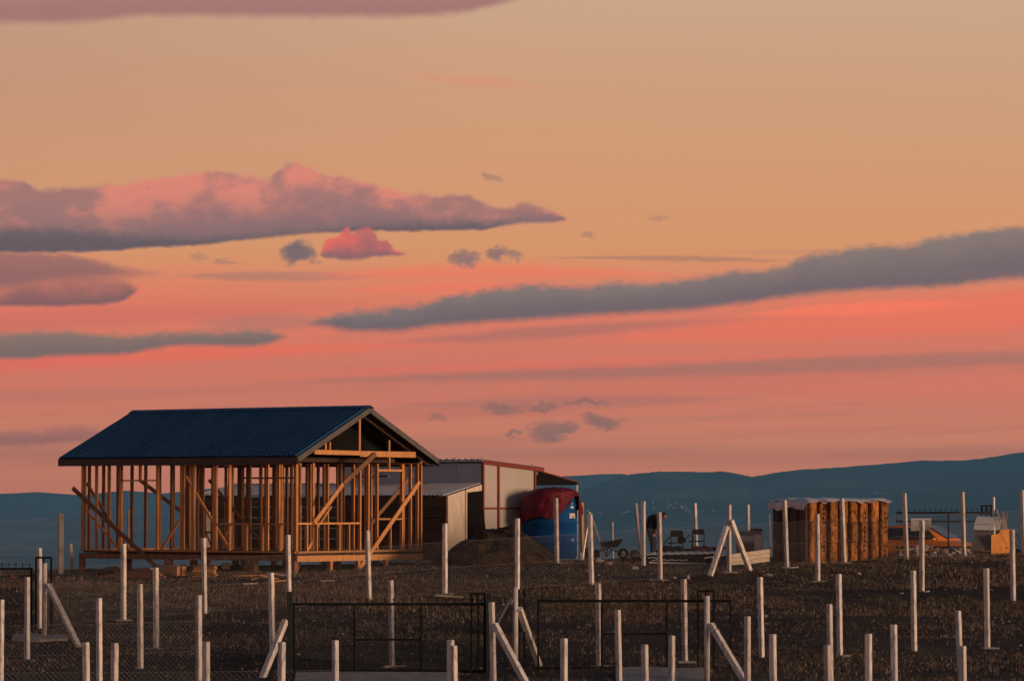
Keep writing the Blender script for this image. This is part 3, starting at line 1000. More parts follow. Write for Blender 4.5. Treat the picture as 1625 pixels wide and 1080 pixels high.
for side in (0, 1):
    eb = EV0 if side == 0 else EV1
    top = HW(PK, RA0, ZP + 0.03)
    dv = HW(eb, RA0, roof_z(eb) + 0.03) - top
    nsh = 10
    wsh = (RA1 - RA0) / nsh
    for k in range(nsh):
        lift = Vector((0, 0, 0.004 * (k % 2) + random.uniform(0, 0.003)))
        m = ribbed(top + UA * (k * wsh) + lift, UA, dv, wsh + 0.02, wsh / 5, 0.045 if k != 6 else 0.055)
        part('roof_sheet', m, M['roof'], house)
    m = MB()
    q0, q1 = HW(PK, RA0 + 0.04, ZP - 0.03), HW(eb, RA0 + 0.04, roof_z(eb) - 0.03)
    m.prism([q0, q1, q1 + UA * (RA1 - RA0 - 0.08), q0 + UA * (RA1 - RA0 - 0.08)], (0, 0, -0.03))
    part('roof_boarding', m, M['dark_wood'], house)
    # rake fascia on both gables
    for a in (RA0, RA1):
        m = MB()
        m.beam(HW(PK, a, ZP - 0.045), HW(eb, a, roof_z(eb) - 0.045), 0.035, 0.15)
        part('fascia', m, M['fascia'], house)
    m = MB()
    m.beam(HW(eb - 0.03 if side == 0 else eb + 0.03, RA0 - 0.02, roof_z(eb) - 0.09), HW(eb - 0.03 if side == 0 else eb + 0.03, RA1, roof_z(eb) - 0.09), 0.05, 0.2)
    part('eave_board', m, M['gutter'], house)
    m = MB()
    q0, q1 = HW(eb, RA0 + 0.05, ZE - 0.17), HW(0.0 if side == 0 else W, RA0 + 0.05, ZE - 0.12)
    m.prism([q0, q1, q1 + UA * 9.2, q0 + UA * 9.2], (0, 0, -0.02))
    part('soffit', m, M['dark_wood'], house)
    for k in range(8):
        a = 0.1 + k * 1.18
        m = MB()
        m.beam(HW(PK, a, ZP - 0.14), HW(eb, a, roof_z(eb) - 0.14), 0.05, 0.12)
        part('rafter', m, M['dark_wood'], house)
m = MB()
for s in (-1, 1):
    m.beam(HW(PK + s * 0.09, RA0 - 0.02, ZP + 0.045), HW(PK + s * 0.09, RA1 + 0.02, ZP + 0.045), 0.2, 0.02, Vector((0, 0, 1)) + UB * (s * 0.453))
part('ridge_cap', m, M['roof'], house)
# flat black sheet across the inner gable above the ceiling
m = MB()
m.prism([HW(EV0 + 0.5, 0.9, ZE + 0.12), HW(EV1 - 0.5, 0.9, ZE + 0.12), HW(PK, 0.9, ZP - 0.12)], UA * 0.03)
part('gable_black_sheet', m, M['black'], house)

# ------------------------------------------------------------------ lean-to shed of planks
LO = Vector(((708 - CX) / F * 110.0, 110.0, 0))
LW = fr(LO)
zg = -1.85
ZL0, ZL1, LB = 0.19, 0.56, 1.80
lean = thing('lean_to_shed', 'low plank lean-to shed with corrugated roof behind the house frame', 'shed', LW(0, 0, zg), HRZ)
for k in range(6):
    z = zg + 0.02 + k * 0.33
    for (a0, a1) in ((0.06, 3.4), (3.41, 6.8), (6.81, 10.0)):
        m = MB()
        m.beam(LW(random.uniform(-0.012, 0.012), a0, z + 0.16), LW(random.uniform(-0.012, 0.012), a1, z + 0.16 + random.uniform(-.006, .006)), 0.03, 0.312)
        part('plank', m, M['plank'], lean)
m = MB(); m.box(LW(0.02, 0.02, (zg + ZL0) / 2), (0.09, 0.09, ZL0 - zg), HRZ); part('corner_post', m, M['dark_wood'], lean)
m = MB(); m.box(LW(0.9, 10.0, (zg + ZL0) / 2), (1.8, 0.05, ZL0 - zg), HRZ); part('end_wall', m, M['dark_wood'], lean)
m = MB()
m.prism([LW(0.07, -0.02, zg), LW(0.92, -0.02, zg + 0.04), LW(0.92, -0.02, ZL0 + 0.16), LW(0.07, -0.02, ZL0 - 0.02)], UA * 0.05)
part('cream_end_board', m, M['cream'], lean)
m = MB(); m.box(LW(0.95, -0.03, (zg + ZL0 + 0.15) / 2), (0.06, 0.07, ZL0 + 0.15 - zg), HRZ); part('door_post', m, M['cream'], lean)
m = MB()
m.prism([LW(0.98, -0.02, ZL0 + 0.08), LW(1.78, -0.02, ZL0 + 0.14), LW(1.78, -0.02, ZL1 - 0.04), LW(0.98, -0.02, ZL0 + 0.17)], UA * 0.04)
part('lintel_board', m, M['cream'], lean)
m = MB()
m.prism([LW(1.0, -0.06, ZL0 + 0.06), LW(1.72, -0.06, ZL0 + 0.08), LW(1.86, -0.12, -0.9), LW(2.06, -0.35, -1.45), LW(1.3, -0.3, -1.5), LW(1.02, -0.12, -1.5)], UA * 0.03)
part('door_curtain', m, M['black'], lean)
for k in range(10):
    p = LW(LB, -0.05 + k * 1.015, ZL1)
    dv = LW(-0.10, 0, ZL0 - 0.02) - LW(LB, 0, ZL1)
    m = ribbed(p + Vector((0, 0, 0.004 * (k % 2))), UA, dv, 1.03, 0.17, 0.03, 0.5)
    part('roof_sheet', m, M['corr'], lean)
m = MB(); m.beam(LW(-0.1, 10.12, ZL0 - 0.03), LW(LB, 10.12, ZL1 - 0.03), 0.04, 0.12); part('roof_edge_board', m, M['corr_edge'], lean)
for k in range(5):
    m = MB(); m.beam(LW(-0.05, 0.3 + k * 2.3, ZL0 - 0.07), LW(LB, 0.3 + k * 2.3, ZL1 - 0.07), 0.05, 0.08); part('rafter', m, M['wood_shaded_old'], lean)

# ------------------------------------------------------------------ cream panel shed with red steel frame
SO = LW(1.845, 0, 0)
SW = fr(SO)
SB, SA = 2.706, 5.9
ZS0, ZS1 = 1.22, 1.03
shed = thing('panel_shed', 'cream panel shed with red steel frame and black awning, behind the blue tank', 'shed', SW(0, 0, zg), HRZ)


def zsh(b):
    return ZS0 + (ZS1 - ZS0) * b / SB


bm_ = b_of(790, 0, SO)
for (b0, b1) in ((0.04, bm_ - 0.03), (bm_ + 0.03, SB - 0.04)):
    for (za, zb) in ((zg, -0.245), (-0.19, None)):
        m = MB()
        m.prism([SW(b0, 0, za), SW(b1, 0, za), SW(b1, 0, zsh(b1) - 0.05 if zb is None else zb), SW(b0, 0, zsh(b0) - 0.05 if zb is None else zb)], UA * 0.05)
        part('wall_panel', m, M['panel'], shed)
for k in range(6):
    a0 = 0.05 + k * 0.98
    m = MB()
    m.prism([SW(0, a0, zg), SW(0, a0 + 0.97, zg), SW(0, a0 + 0.97, ZS0 - 0.03), SW(0, a0, ZS0 - 0.03)], UB * 0.05)
    part('wall_panel', m, M['panel_grey_and_shade'], shed)  # left wall: panels tinted cool grey, its shade put into the colour
m = MB(); m.prism([SW(SB, 0.05, zg), SW(SB, SA, zg), SW(SB, SA, ZS1), SW(SB, 0.05, ZS1)], UB * -0.05); part('wall_panel', m, M['panel'], shed)
m = MB(); m.prism([SW(0.05, SA, zg), SW(SB - 0.05, SA, zg), SW(SB - 0.05, SA, ZS1), SW(0.05, SA, ZS1)], UA * -0.05); part('wall_panel', m, M['panel'], shed)
for b in (0.0, bm_, SB):
    m = MB(); m.box(SW(b, -0.02, (zg + zsh(b)) / 2), (0.07, 0.07, zsh(b) - zg), HRZ); part('steel_post', m, M['red_steel'], shed)
m = MB(); m.beam(SW(0, -0.025, -0.217), SW(SB, -0.025, -0.217), 0.05, 0.05); part('steel_rail', m, M['red_steel'], shed)
m = MB(); m.beam(SW(-0.04, -0.03, zsh(0) + 0.0), SW(SB + 0.45, -0.03, zsh(SB + 0.45) + 0.0), 0.06, 0.12); part('steel_rail', m, M['red_steel'], shed)
for k in range(6):
    p = SW(-0.08, -0.08 + k * 1.0, zsh(-0.08) + 0.07)
    dv = SW(SB + 0.5, 0, zsh(SB + 0.5) + 0.07) - SW(-0.08, 0, zsh(-0.08) + 0.07)
    m = ribbed(p + Vector((0, 0, 0.003 * (k % 2))), UA, dv, 1.02, 0.25, 0.035, 0.6)
    part('roof_sheet', m, M['corr'], shed)
m = MB(); m.beam(SW(-0.09, -0.08, ZS0 + 0.04), SW(-0.09, SA, ZS0 + 0.04), 0.02, 0.05); part('roof_edge_trim', m, M['corr_edge'], shed)
for (b, a) in ((0.02, 0.05), (-0.02, 1.1), (0.0, 2.2), (SB - 0.1, 0.0), (0.05, 3.3)):
    m = MB(); m.rock(SW(b, a, zsh(b) + 0.12), (0.03, 0.03, 0.035), b + a + 2); part('roof_bolt', m, M['gutter'], shed)
# awning on the far side
bo = b_of(918, 0, SO)
aw0, aw1 = SW(SB + 0.06, 0.0, 0.98), SW(bo, 0.0, 0.58)
m = MB(); m.prism([aw0, aw1, aw1 + Vector((0, 0, -0.05)), SW(SB + 0.06, 0.0, 0.50)], UA * 0.02); part('awning_cloth', m, M['black'], shed)
m = MB(); m.prism([aw0 + Vector((0, 0, .02)), aw1 + Vector((0, 0, .02)), aw1 + UA * 2.6 + Vector((0, 0, .02)), aw0 + UA * 2.6 + Vector((0, 0, .02))], (0, 0, 0.02)); part('awning_roof', m, M['gutter'], shed)
m = MB(); m.beam(SW(SB + 0.05, -0.03, 1.0), SW(bo + 0.02, -0.03, 0.6), 0.03, 0.035); part('awning_rail', m, M['red_steel'], shed)
for (b, a) in ((bo - 0.03, 0.03), (bo - 0.03, 2.5)):
    p = SW(b, a, 0)
    m = MB(); m.beam(SW(b, a, gz(p.x, p.y) - 0.05), SW(b, a, 0.56), 0.05, 0.05, (1, 0, 0)); part('awning_post', m, M['white'], shed)
m = MB(); m.beam(SW(SB + 0.08, 0.05, 0.6), SW(SB + 0.16, 0.0, 0.93), 0.03, 0.03, (1, 0, 0)); part('awning_strut', m, M['white'], shed)

# ------------------------------------------------------------------ blue tank and tarpaulin
TC = at(873, 885, 112.6)
TR, TH = 0.85, 2.10
tank = thing('water_tank', 'round blue plastic water tank with white printed letters', 'tank', TC)
m = MB()
n = 40
prof = [(0.0, 0.0), (TR - 0.06, 0.0), (TR, 0.05), (TR, 0.44), (TR + 0.018, 0.46), (TR + 0.018, 0.50), (TR, 0.52), (TR, 1.08), (TR + 0.018, 1.10), (TR + 0.018, 1.14), (TR, 1.16), (TR, 1.62), (TR + 0.018, 1.64), (TR + 0.018, 1.68), (TR, 1.70), (TR - 0.02, 1.86), (TR - 0.25, 1.98), (0.2, TH), (0.0, TH)]
P, fs = [], []
for (r, z) in prof:
    for k in range(n):
        a = 2 * math.pi * k / n
        P.append(TC + Vector((r * math.cos(a), r * math.sin(a), z)))
for i in range(len(prof) - 1):
    for k in range(n):
        fs.append((i * n + k, i * n + (k + 1) % n, (i + 1) * n + (k + 1) % n, (i + 1) * n + k))
m.add(P, fs)
part('tank_shell', m, M['blue'], tank, smooth=True)


def wrap_text(txt, size, px, py, name, bold=0.012):
    cu = bpy.data.curves.new('lettering', 'FONT')
    cu.body = txt
    cu.size = size
    cu.offset = bold
    cu.align_x = 'CENTER'
    to = bpy.data.objects.new('lettering', cu)
    C.objects.link(to)
    bpy.context.view_layer.update()
    dg = bpy.context.evaluated_depsgraph_get()
    me = bpy.data.meshes.new_from_object(to.evaluated_get(dg))
    m = MB()
    q = at(px, py, TC.y - 0.6)
    ph0 = math.asin(max(-1, min(1, (q.x - TC.x) / TR)))
    P = []
    for v in me.vertices:
        ph = ph0 + v.co.x / TR
        P.append(Vector((TC.x + (TR + 0.008) * math.sin(ph), TC.y - (TR + 0.008) * math.cos(ph), q.z + v.co.y)))
    m.add(P, [tuple(p.vertices) for p in me.polygons])
    C.objects.unlink(to)
    bpy.data.objects.remove(to)
    return part(name, m, M['graphic'], tank)


wrap_text('SBS', 0.20, 908.5, 821.5, 'lettering')
wrap_text('iYe', 0.10, 909, 858, 'lettering', 0.004)


def tank_patch(poly, name):
    m = MB()
    P = []
    for (px, py) in poly:
        q = at(px, py, TC.y - 0.55)
        ph = math.asin(max(-1, min(1, (q.x - TC.x) / TR)))
        P.append(Vector((TC.x + (TR + 0.008) * math.sin(ph), TC.y - (TR + 0.008) * math.cos(ph), q.z)))
    m.add(P, [tuple(range(len(P)))])
    part(name, m, M['graphic'], tank)


tank_patch([(905.5, 806), (910.0, 806), (910.0, 802), (905.5, 802)], 'printed_square')
tank_patch([(906.3, 799.8), (908.8, 799.8), (907.5, 797)], 'printed_triangle')

m = MB()
n, rows = 110, 30
P, fs = [], []
for j in range(rows):
    for k in range(n):
        ph = 2 * math.pi * k / n                      # 0 faces the camera, grows to the right
        deg = math.degrees(ph)
        if deg > 180: deg -= 360
        if deg < 14: Ls = 0.78
        elif deg < 60: Ls = 0.78 - 0.66 * (deg - 14) / 46
        elif deg < 66: Ls = 0.12
        elif deg < 100: Ls = 0.66 * (1 - abs(deg - 80) / 40) + 0.15
        else: Ls = 0.6
        Ls += 0.05 * math.sin(ph * 5 + 1)
        tilt = 0.05 * math.sin(ph) + 0.03 * math.sin(2 * ph + 1)
        t = j / (rows - 1)
        if t < 0.5:
            r = (TR + 0.04) * (t / 0.5)
            z = TH + 0.10 - 0.16 * (t / 0.5) ** 3 + tilt * (t / 0.5) + 0.05 * mnoise.noise(Vector((r * 4 * math.cos(ph), r * 4 * math.sin(ph), 2))) + 0.025 * mnoise.noise(Vector((r * 11 * math.cos(ph), r * 11 * math.sin(ph), 5)))
        else:
            s = (t - 0.5) / 0.5
            fold = 0.02 * mnoise.noise(Vector((math.cos(ph) * 11, math.sin(ph) * 11, s * 7))) + 0.012 * math.sin(ph * 9 + 4 * math.sin(ph * 3 + s) + s * 2) + 0.07 * mnoise.noise(Vector((math.cos(ph) * 3.5, math.sin(ph) * 3.5, s * 2.2)))
            r = TR + 0.045 + fold * (0.4 + s) + (0.03 * s if not (64 < deg < 100) else 0.10 * s)
            z = TH - 0.06 + tilt - Ls * s
        P.append(TC + Vector((r * math.sin(ph), -r * math.cos(ph), z)))
for j in range(rows - 1):
    for k in range(n):
        fs.append((j * n + k, (j + 1) * n + k, (j + 1) * n + (k + 1) % n, j * n + (k + 1) % n))
m.add(P, fs)
solo('tarpaulin', m, M['tarp'], 'crumpled crimson tarpaulin draped over the blue water tank', 'tarpaulin', smooth=True)

# ------------------------------------------------------------------ soil mound
def mound(name, label, px, py, Y, hw, hd, h, mat, seed, flat=0.35, cat='mound', nn=80):
    c = at(px, py, Y)
    xs_ = np.linspace(-1.15, 1.15, nn); X_, Y_ = np.meshgrid(xs_, xs_)
    r = np.sqrt(X_ ** 2 + Y_ ** 2)
    s = np.clip((1 - r) / (1 - flat), 0, 1)
    wx, wy = c.x + X_ * hw, c.y + Y_ * hd
    g = gz_np(wx, wy)
    Z = g - 0.06 + (h + 0.06) * s ** 0.85 * (1 + 0.12 * fbm(wx * 1.1, wy * 1.1, 3, seed)) + 0.17 * fbm(wx * 2.6, wy * 2.6, 4, seed + 5) * np.clip(s * 3, 0, 1)
    m = MB()
    V_ = np.stack([wx, wy, Z], -1).reshape(-1, 3)
    idx = np.arange(nn * nn).reshape(nn, nn)
    q = np.stack([idx[:-1, :-1], idx[:-1, 1:], idx[1:, 1:], idx[1:, :-1]], -1).reshape(-1, 4)
    m.add([tuple(v) for v in V_], [tuple(int(i) for i in f) for f in q])
    return solo(name, m, mat, label, cat, smooth=True)


M['soil'] = material('dark_soil', (0.020, 0.014, 0.011), (0.042, 0.029, 0.021), 0.95, scale=2.5, c3=(0.075, 0.053, 0.038), vary=0, bump=1.0, bscale=14, spec=0.1)
mound('soil_mound', 'dark heap of dug soil in front of the cream shed', 786, 890, 104.6, 2.0, 1.9, 0.92, M['soil'], 4, 0.30)
mound('soil_mound', 'low heap of earth under the left end of the house frame', 178, 900, 104.2, 0.55, 0.7, 0.26, M['soil'], 14, 0.2)
mound('soil_mound', 'low bank of earth behind the white sheets, below the two chairs', 1090, 885, 108.0, 1.4, 0.8, 0.30, M['soil'], 24, 0.4)

# ------------------------------------------------------------------ concrete-post fences
POST_H = 1.88


def post_mesh(base, top, w, rz, round_=False):
    m = MB()
    if round_:
        m.cyl(base, top, w * 0.56, w * 0.54, 12)
        return m
    d = top - base
    c = 0.012
    R = Matrix.Rotation(rz, 3, 'Z')
    ring = [(-w / 2 + c, -w / 2), (w / 2 - c, -w / 2), (w / 2, -w / 2 + c), (w / 2, w / 2 - c), (w / 2 - c, w / 2), (-w / 2 + c, w / 2), (-w / 2, w / 2 - c), (-w / 2, -w / 2 + c)]
    P = [base + R @ Vector((x, y, 0)) for x, y in ring] + [top - Vector((0, 0, 0.012)) + R @ Vector((x, y, 0)) for x, y in ring] + [top + R @ Vector((x * 0.86, y * 0.86, 0)) for x, y in ring]
    fs = [(k, (k + 1) % 8, 8 + (k + 1) % 8, 8 + k) for k in range(8)] + [(8 + k, 8 + (k + 1) % 8, 16 + (k + 1) % 8, 16 + k) for k in range(8)] + [tuple(range(16, 24))]
    m.add(P, fs)
    return m


def post_points(spec):
    """(x_top, y_top, x_base, y_base or None) in photo pixels -> base and top in the world"""
    xt, yt, xb, yb = spec[:4]
    if yb is None:
        b = stand_top(xt, yt, POST_H)
        lean = ((xb - xt) / F * b.y) if xb is not None else 0.0
        base = Vector((b.x + lean, b.y, gz(b.x + lean, b.y)))
        return base + Vector((random.uniform(-0.03, 0.03), random.uniform(-0.03, 0.03), 0)), Vector((b.x, b.y, b.z + POST_H))
    base = on_ground(xb, yb)
    top = at(xt, yt, base.y)
    return base, top


def wire_net(p, q, h, cell=0.085, r=0.0026):
    """chain-link: two families of slanting strands between two posts"""
    Ls = (Vector((q.x, q.y, 0)) - Vector((p.x, p.y, 0))).length
    u = Vector((q.x - p.x, q.y - p.y, 0)) / Ls
    nrm = Vector((-u.y, u.x, 0))

    def pt(s, z):
        k = s / Ls
        gx, gy = p.x + u.x * s, p.y + u.y * s
        zg_ = p.z * (1 - k) + q.z * k
        zg_ = max(zg_, gz(gx, gy) - 0.02) + 0.03
        return Vector((gx, gy, zg_ + z))
    m = MB()
    st_ = cell * 1.25
    for fam in (1, -1):
        s0 = -h if fam == 1 else 0.0
        s = s0
        end = Ls if fam == 1 else Ls + h
        while s < end:
            za, zb = 0.0, h
            sa, sb = s, s + fam * h
            # clip to the bay
            if sa < 0: za += (0 - sa); sa = 0
            if sb > Ls: zb -= (sb - Ls); sb = Ls
            if sa > Ls: za += (sa - Ls); sa = Ls
            if sb < 0: zb -= (0 - sb); sb = 0
            if zb - za > 0.03:
                a, b = pt(sa, za), pt(sb, zb)
                off = nrm * (0.004 * fam)
                e1, e2 = Vector((0, 0, r)), nrm * r
                P = [a + off + e1, a + off - e1 * 0.6 + e2, a + off - e1 * 0.6 - e2, b + off + e1, b + off - e1 * 0.6 + e2, b + off - e1 * 0.6 - e2]
                m.add(P, [(0, 1, 4, 3), (1, 2, 5, 4), (2, 0, 3, 5)])
            s += st_
    for z in (0.02, h * 0.5, h):
        m.beam(pt(0, z), pt(Ls, z), 0.0032, 0.0032)
    return m


def brace(fence, p0, p1, w=0.115):
    m = MB()
    m.beam(p0, p1, w, w)
    part('brace', m, M['concrete'], fence)


def fence(label, specs, net=(), net_h=1.35, braces=(), rounds=(), ang=0.95, pads=(), w=0.108, extra=None, group='concrete post fences'):
    pts = [post_points(s) for s in specs]
    f = thing('chain_link_fence' if net else 'post_row', label, 'fence', pts[0][0], 0.0, group)
    for i, (b, t) in enumerate(pts):
        m = post_mesh(b - Vector((0, 0, 0.12)), t, w * random.uniform(0.95, 1.06), ang + random.uniform(-0.13, 0.13), i in rounds)
        o = part('post', m, M['concrete'], f, smooth=i in rounds)
    for i in pads:
        b = pts[i][0]
        m = MB()
        n = 9
        zc = gz(b.x, b.y) + 0.02
        ring = []
        for k in range(n):
            a = 2 * math.pi * k / n
            r = random.uniform(0.12, 0.26)
            ring.append(Vector((b.x + r * 1.35 * math.cos(a), b.y + r * math.sin(a), zc + random.uniform(-0.02, 0.02))))
        m.prism(ring, (0, 0, -0.12))
        part('footing', m, M['pad'], f)
    for (i, j) in net:
        part('wire_mesh', wire_net(pts[i][0], pts[j][0], net_h), M['wire'], f, stuff=True)
    for (a, b) in braces:
        brace(f, a, b)
    if extra:
        for (i, tgt) in extra:
            part('wire_mesh', wire_net(pts[i][0], tgt, net_h), M['wire'], f, stuff=True)
    return pts


def brace_px(x0, y0, x1, y1, Y0, dy=0.0):
    """leaning strut: top at a pixel near depth Y0, foot on the ground"""
    foot = on_ground(x1, min(y1, 1078))
    if y1 > 1078:
        d = ray(x1, y1); foot = on_ground(x1, y1)
    top = at(x0, y0, Y0)
    return top, foot


c1157 = post_points((1157, 800, 1157, 908))
f1 = fence('long chain-link fence on concrete posts running from the left gate past the house',
           [(1046, 812, 1048, 920), (936, 815, 939, 927), (821, 822, 821, 935), (706, 830, 706, 943), (583, 841, 586, 953), (457, 848, 459, 966), (323, 853, 325, 973), (196, 862, 196, 983), (62, 869, 63, 996)],
           net=[(i, i + 1) for i in range(8)], pads=(0, 3, 7), extra=[(0, c1157[0])])
f1b = fence('chain-link fence on concrete posts running right past the covered stack and the rubble',
            [(1157, 800, 1157, 908), (1245, 793, 1249, 900), (1336, 790, 1340, 893), (1435, 782, 1439, 887), (1527, 780, 1530, 883), (1622, 777, 1625, 878), (1712, 774, 1715, 874)],
            net=[(i, i + 1) for i in range(6)], net_h=1.25, pads=(0, 1, 2, 4),
            braces=[brace_px(1153, 835, 1127, 914, c1157[0].y - 0.1), brace_px(1160, 825, 1190, 905, c1157[0].y - 0.1)])
fence('row of concrete posts coming forward to the right from the cross of braces',
      [(1297, 815, 1298, 922), (1463, 825, 1463, 938), (1606, 840, 1608, 952), (1752, 856, 1754, 967)], pads=(0, 1))
fence('two concrete posts, one before the blue tank and one left of the bending person',
      [(1021, 795, 1021, 897), (882, 790, 884, 893)], pads=(1,))
f3 = fence('row of concrete posts behind the right gate and along the open grass on the right',
           [(949, 925, 951, 1056), (1085, 918, 1087, 1050), (1206, 915, 1209, 1042), (1331, 910, 1333, 1040), (1449, 905, 1451, 1032), (1565, 901, 1567, 1028), (1680, 897, 1682, 1022)], pads=(0, 1, 3, 5))
p818 = post_points((818, 931, 818, 1064))
p71 = post_points((71, 893, 70, 1012))
f4 = fence('chain-link fence on concrete posts crossing the grass behind the left gate',
           [(71, 893, 70, 1012), (247, 900, 248, 1029), (430, 908, 433, 1041), (620, 920, 622, 1057), (818, 931, 818, 1064)],
           net=[(0, 1), (1, 2), (2, 3)], rounds=(0, 4), pads=(0, 1, 3),
           braces=[brace_px(77, 928, 125, 1026, p71[0].y - 0.1), brace_px(812, 955, 788, 1000, p818[0].y + 0.1), brace_px(824, 965, 856, 1056, p818[0].y - 0.05)])
fence('two lone concrete posts standing in the dark grass near the left edge',
      [(43, 915, 43, 1045), (222, 926, 223, 1060)])
yg_left = on_ground(462, 1066).y
fence('near chain-link fence on tall concrete posts running out of the left edge',
      [(315, 943, 316, None), (157, 948, 159, None), (2, 951, 4, None), (-150, 955, -148, None)], net=[(0, 1), (1, 2), (2, 3)], net_h=1.3, braces=[(at(453, 984, yg_left - 0.15), at(404, 1106, yg_left - 1.1))])
p780 = post_points((780, 955, 782, None))
fence('row of near concrete posts between the two black gates and the bottom right',
      [(780, 955, 782, None), (980, 967, 983, None), (1186, 977, 1188, None), (1418, 990, 1420, None), (1650, 1002, 1652, None)],
      braces=[(at(785, 990, p780[0].y - 0.12), at(834, 1082, p780[0].y - 0.75))])
p1122 = post_points((1122, 945, 1122, None))
fence('row of near concrete posts from the right gate to the lower right corner',
      [(1122, 945, 1122, None), (1316, 958, 1319, None), (1520, 968, 1524, None), (1735, 980, 1738, None)], rounds=(0,),
      braces=[(at(1128, 990, p1122[0].y - 0.12), at(1184, 1084, p1122[0].y - 0.75))])
fence('nearest chain-link fence, its post tops in an even row along the bottom edge',
      [(-70, 1027, -69, None), (136, 1022, 137, None), (327, 1020, 328, None), (532, 1015, 533, None), (715, 1015, 716, None), (895, 1012, 896, None), (1066, 1008, 1067, None), (1226, 1005, 1227, None), (1378, 1005, 1379, None)],
      net=[(0, 1), (1, 2), (2, 3)], net_h=1.3)
fence('nearest concrete posts, only their tips showing at the bottom edge',
      [(182, 1043, 183, None), (447, 1050, 448, None), (720, 1055, 721, None), (1023, 1065, 1024, None), (1313, 1073, 1314, None), (1528, 1073, 1529, None)])


def lone_post(xt, yt, xb, yb, Y, w, label, mat='concrete', H=None, rnd=False, group='posts and stakes beyond the crest'):
    top = at(xt, yt, Y)
    base = at(xb, yb, Y)
    base.z = min(base.z, gz(base.x, base.y)) - 0.05
    m = MB()
    m.cyl(base, top, w / 2, w / 2, 10) if rnd else m.beam(base, top, w, w, (0.55, -0.83, 0))
    solo('post', m, M[mat], label, 'post', group=group)


lone_post(112, 862, 113, 905, 109, 0.10, 'short pale post between the thick grey pole and the house frame')
# chain-link fence behind the house
bp_ = []
for (px, Y, h) in ((-40, 104.6, 1.8), (97, 106.6, 1.8), (206, 110.0, 1.85), (330, 113.5, 1.85), (470, 117.0, 1.85)):
    q = at(px, 800, Y); q.z = gz(q.x, q.y)
    bp_.append((q, q + Vector((0, 0, h))))
bf_ = thing('chain_link_fence', 'chain-link fence with thick grey posts behind the left part of the house', 'fence', bp_[1][0], 0.0, 'concrete post fences')
for (b, t) in bp_:
    part('post', post_mesh(b - Vector((0, 0, 0.1)), t, 0.15, 0.2), M['pad'], bf_)
for i in range(4):
    part('wire_mesh', wire_net(bp_[i][0], bp_[i + 1][0], 1.62), M['wire'], bf_, stuff=True)
lone_post(923, 797, 925, 880, 117, 0.10, 'pale timber post right behind the blue tank', 'wood')
lone_post(972, 828, 973, 868, 114, 0.045, 'short thin stake behind the wheelbarrow')
lone_post(1009, 798, 1017, 872, 110, 0.07, 'leaning pale post left of the bending person')
lone_post(1103, 798, 1106, 872, 111, 0.075, 'pale post rising behind the right-hand chair')
lone_post(1187, 800, 1188, 866, 112, 0.08, 'pale post rising behind the grey appliance')
lone_post(1221, 815, 1223, 870, 108, 0.035, 'thin white rod left of the covered stack', 'white')
lone_post(1577, 788, 1578, 830, 111, 0.05, 'thin white post beside the far gate frame', 'white')

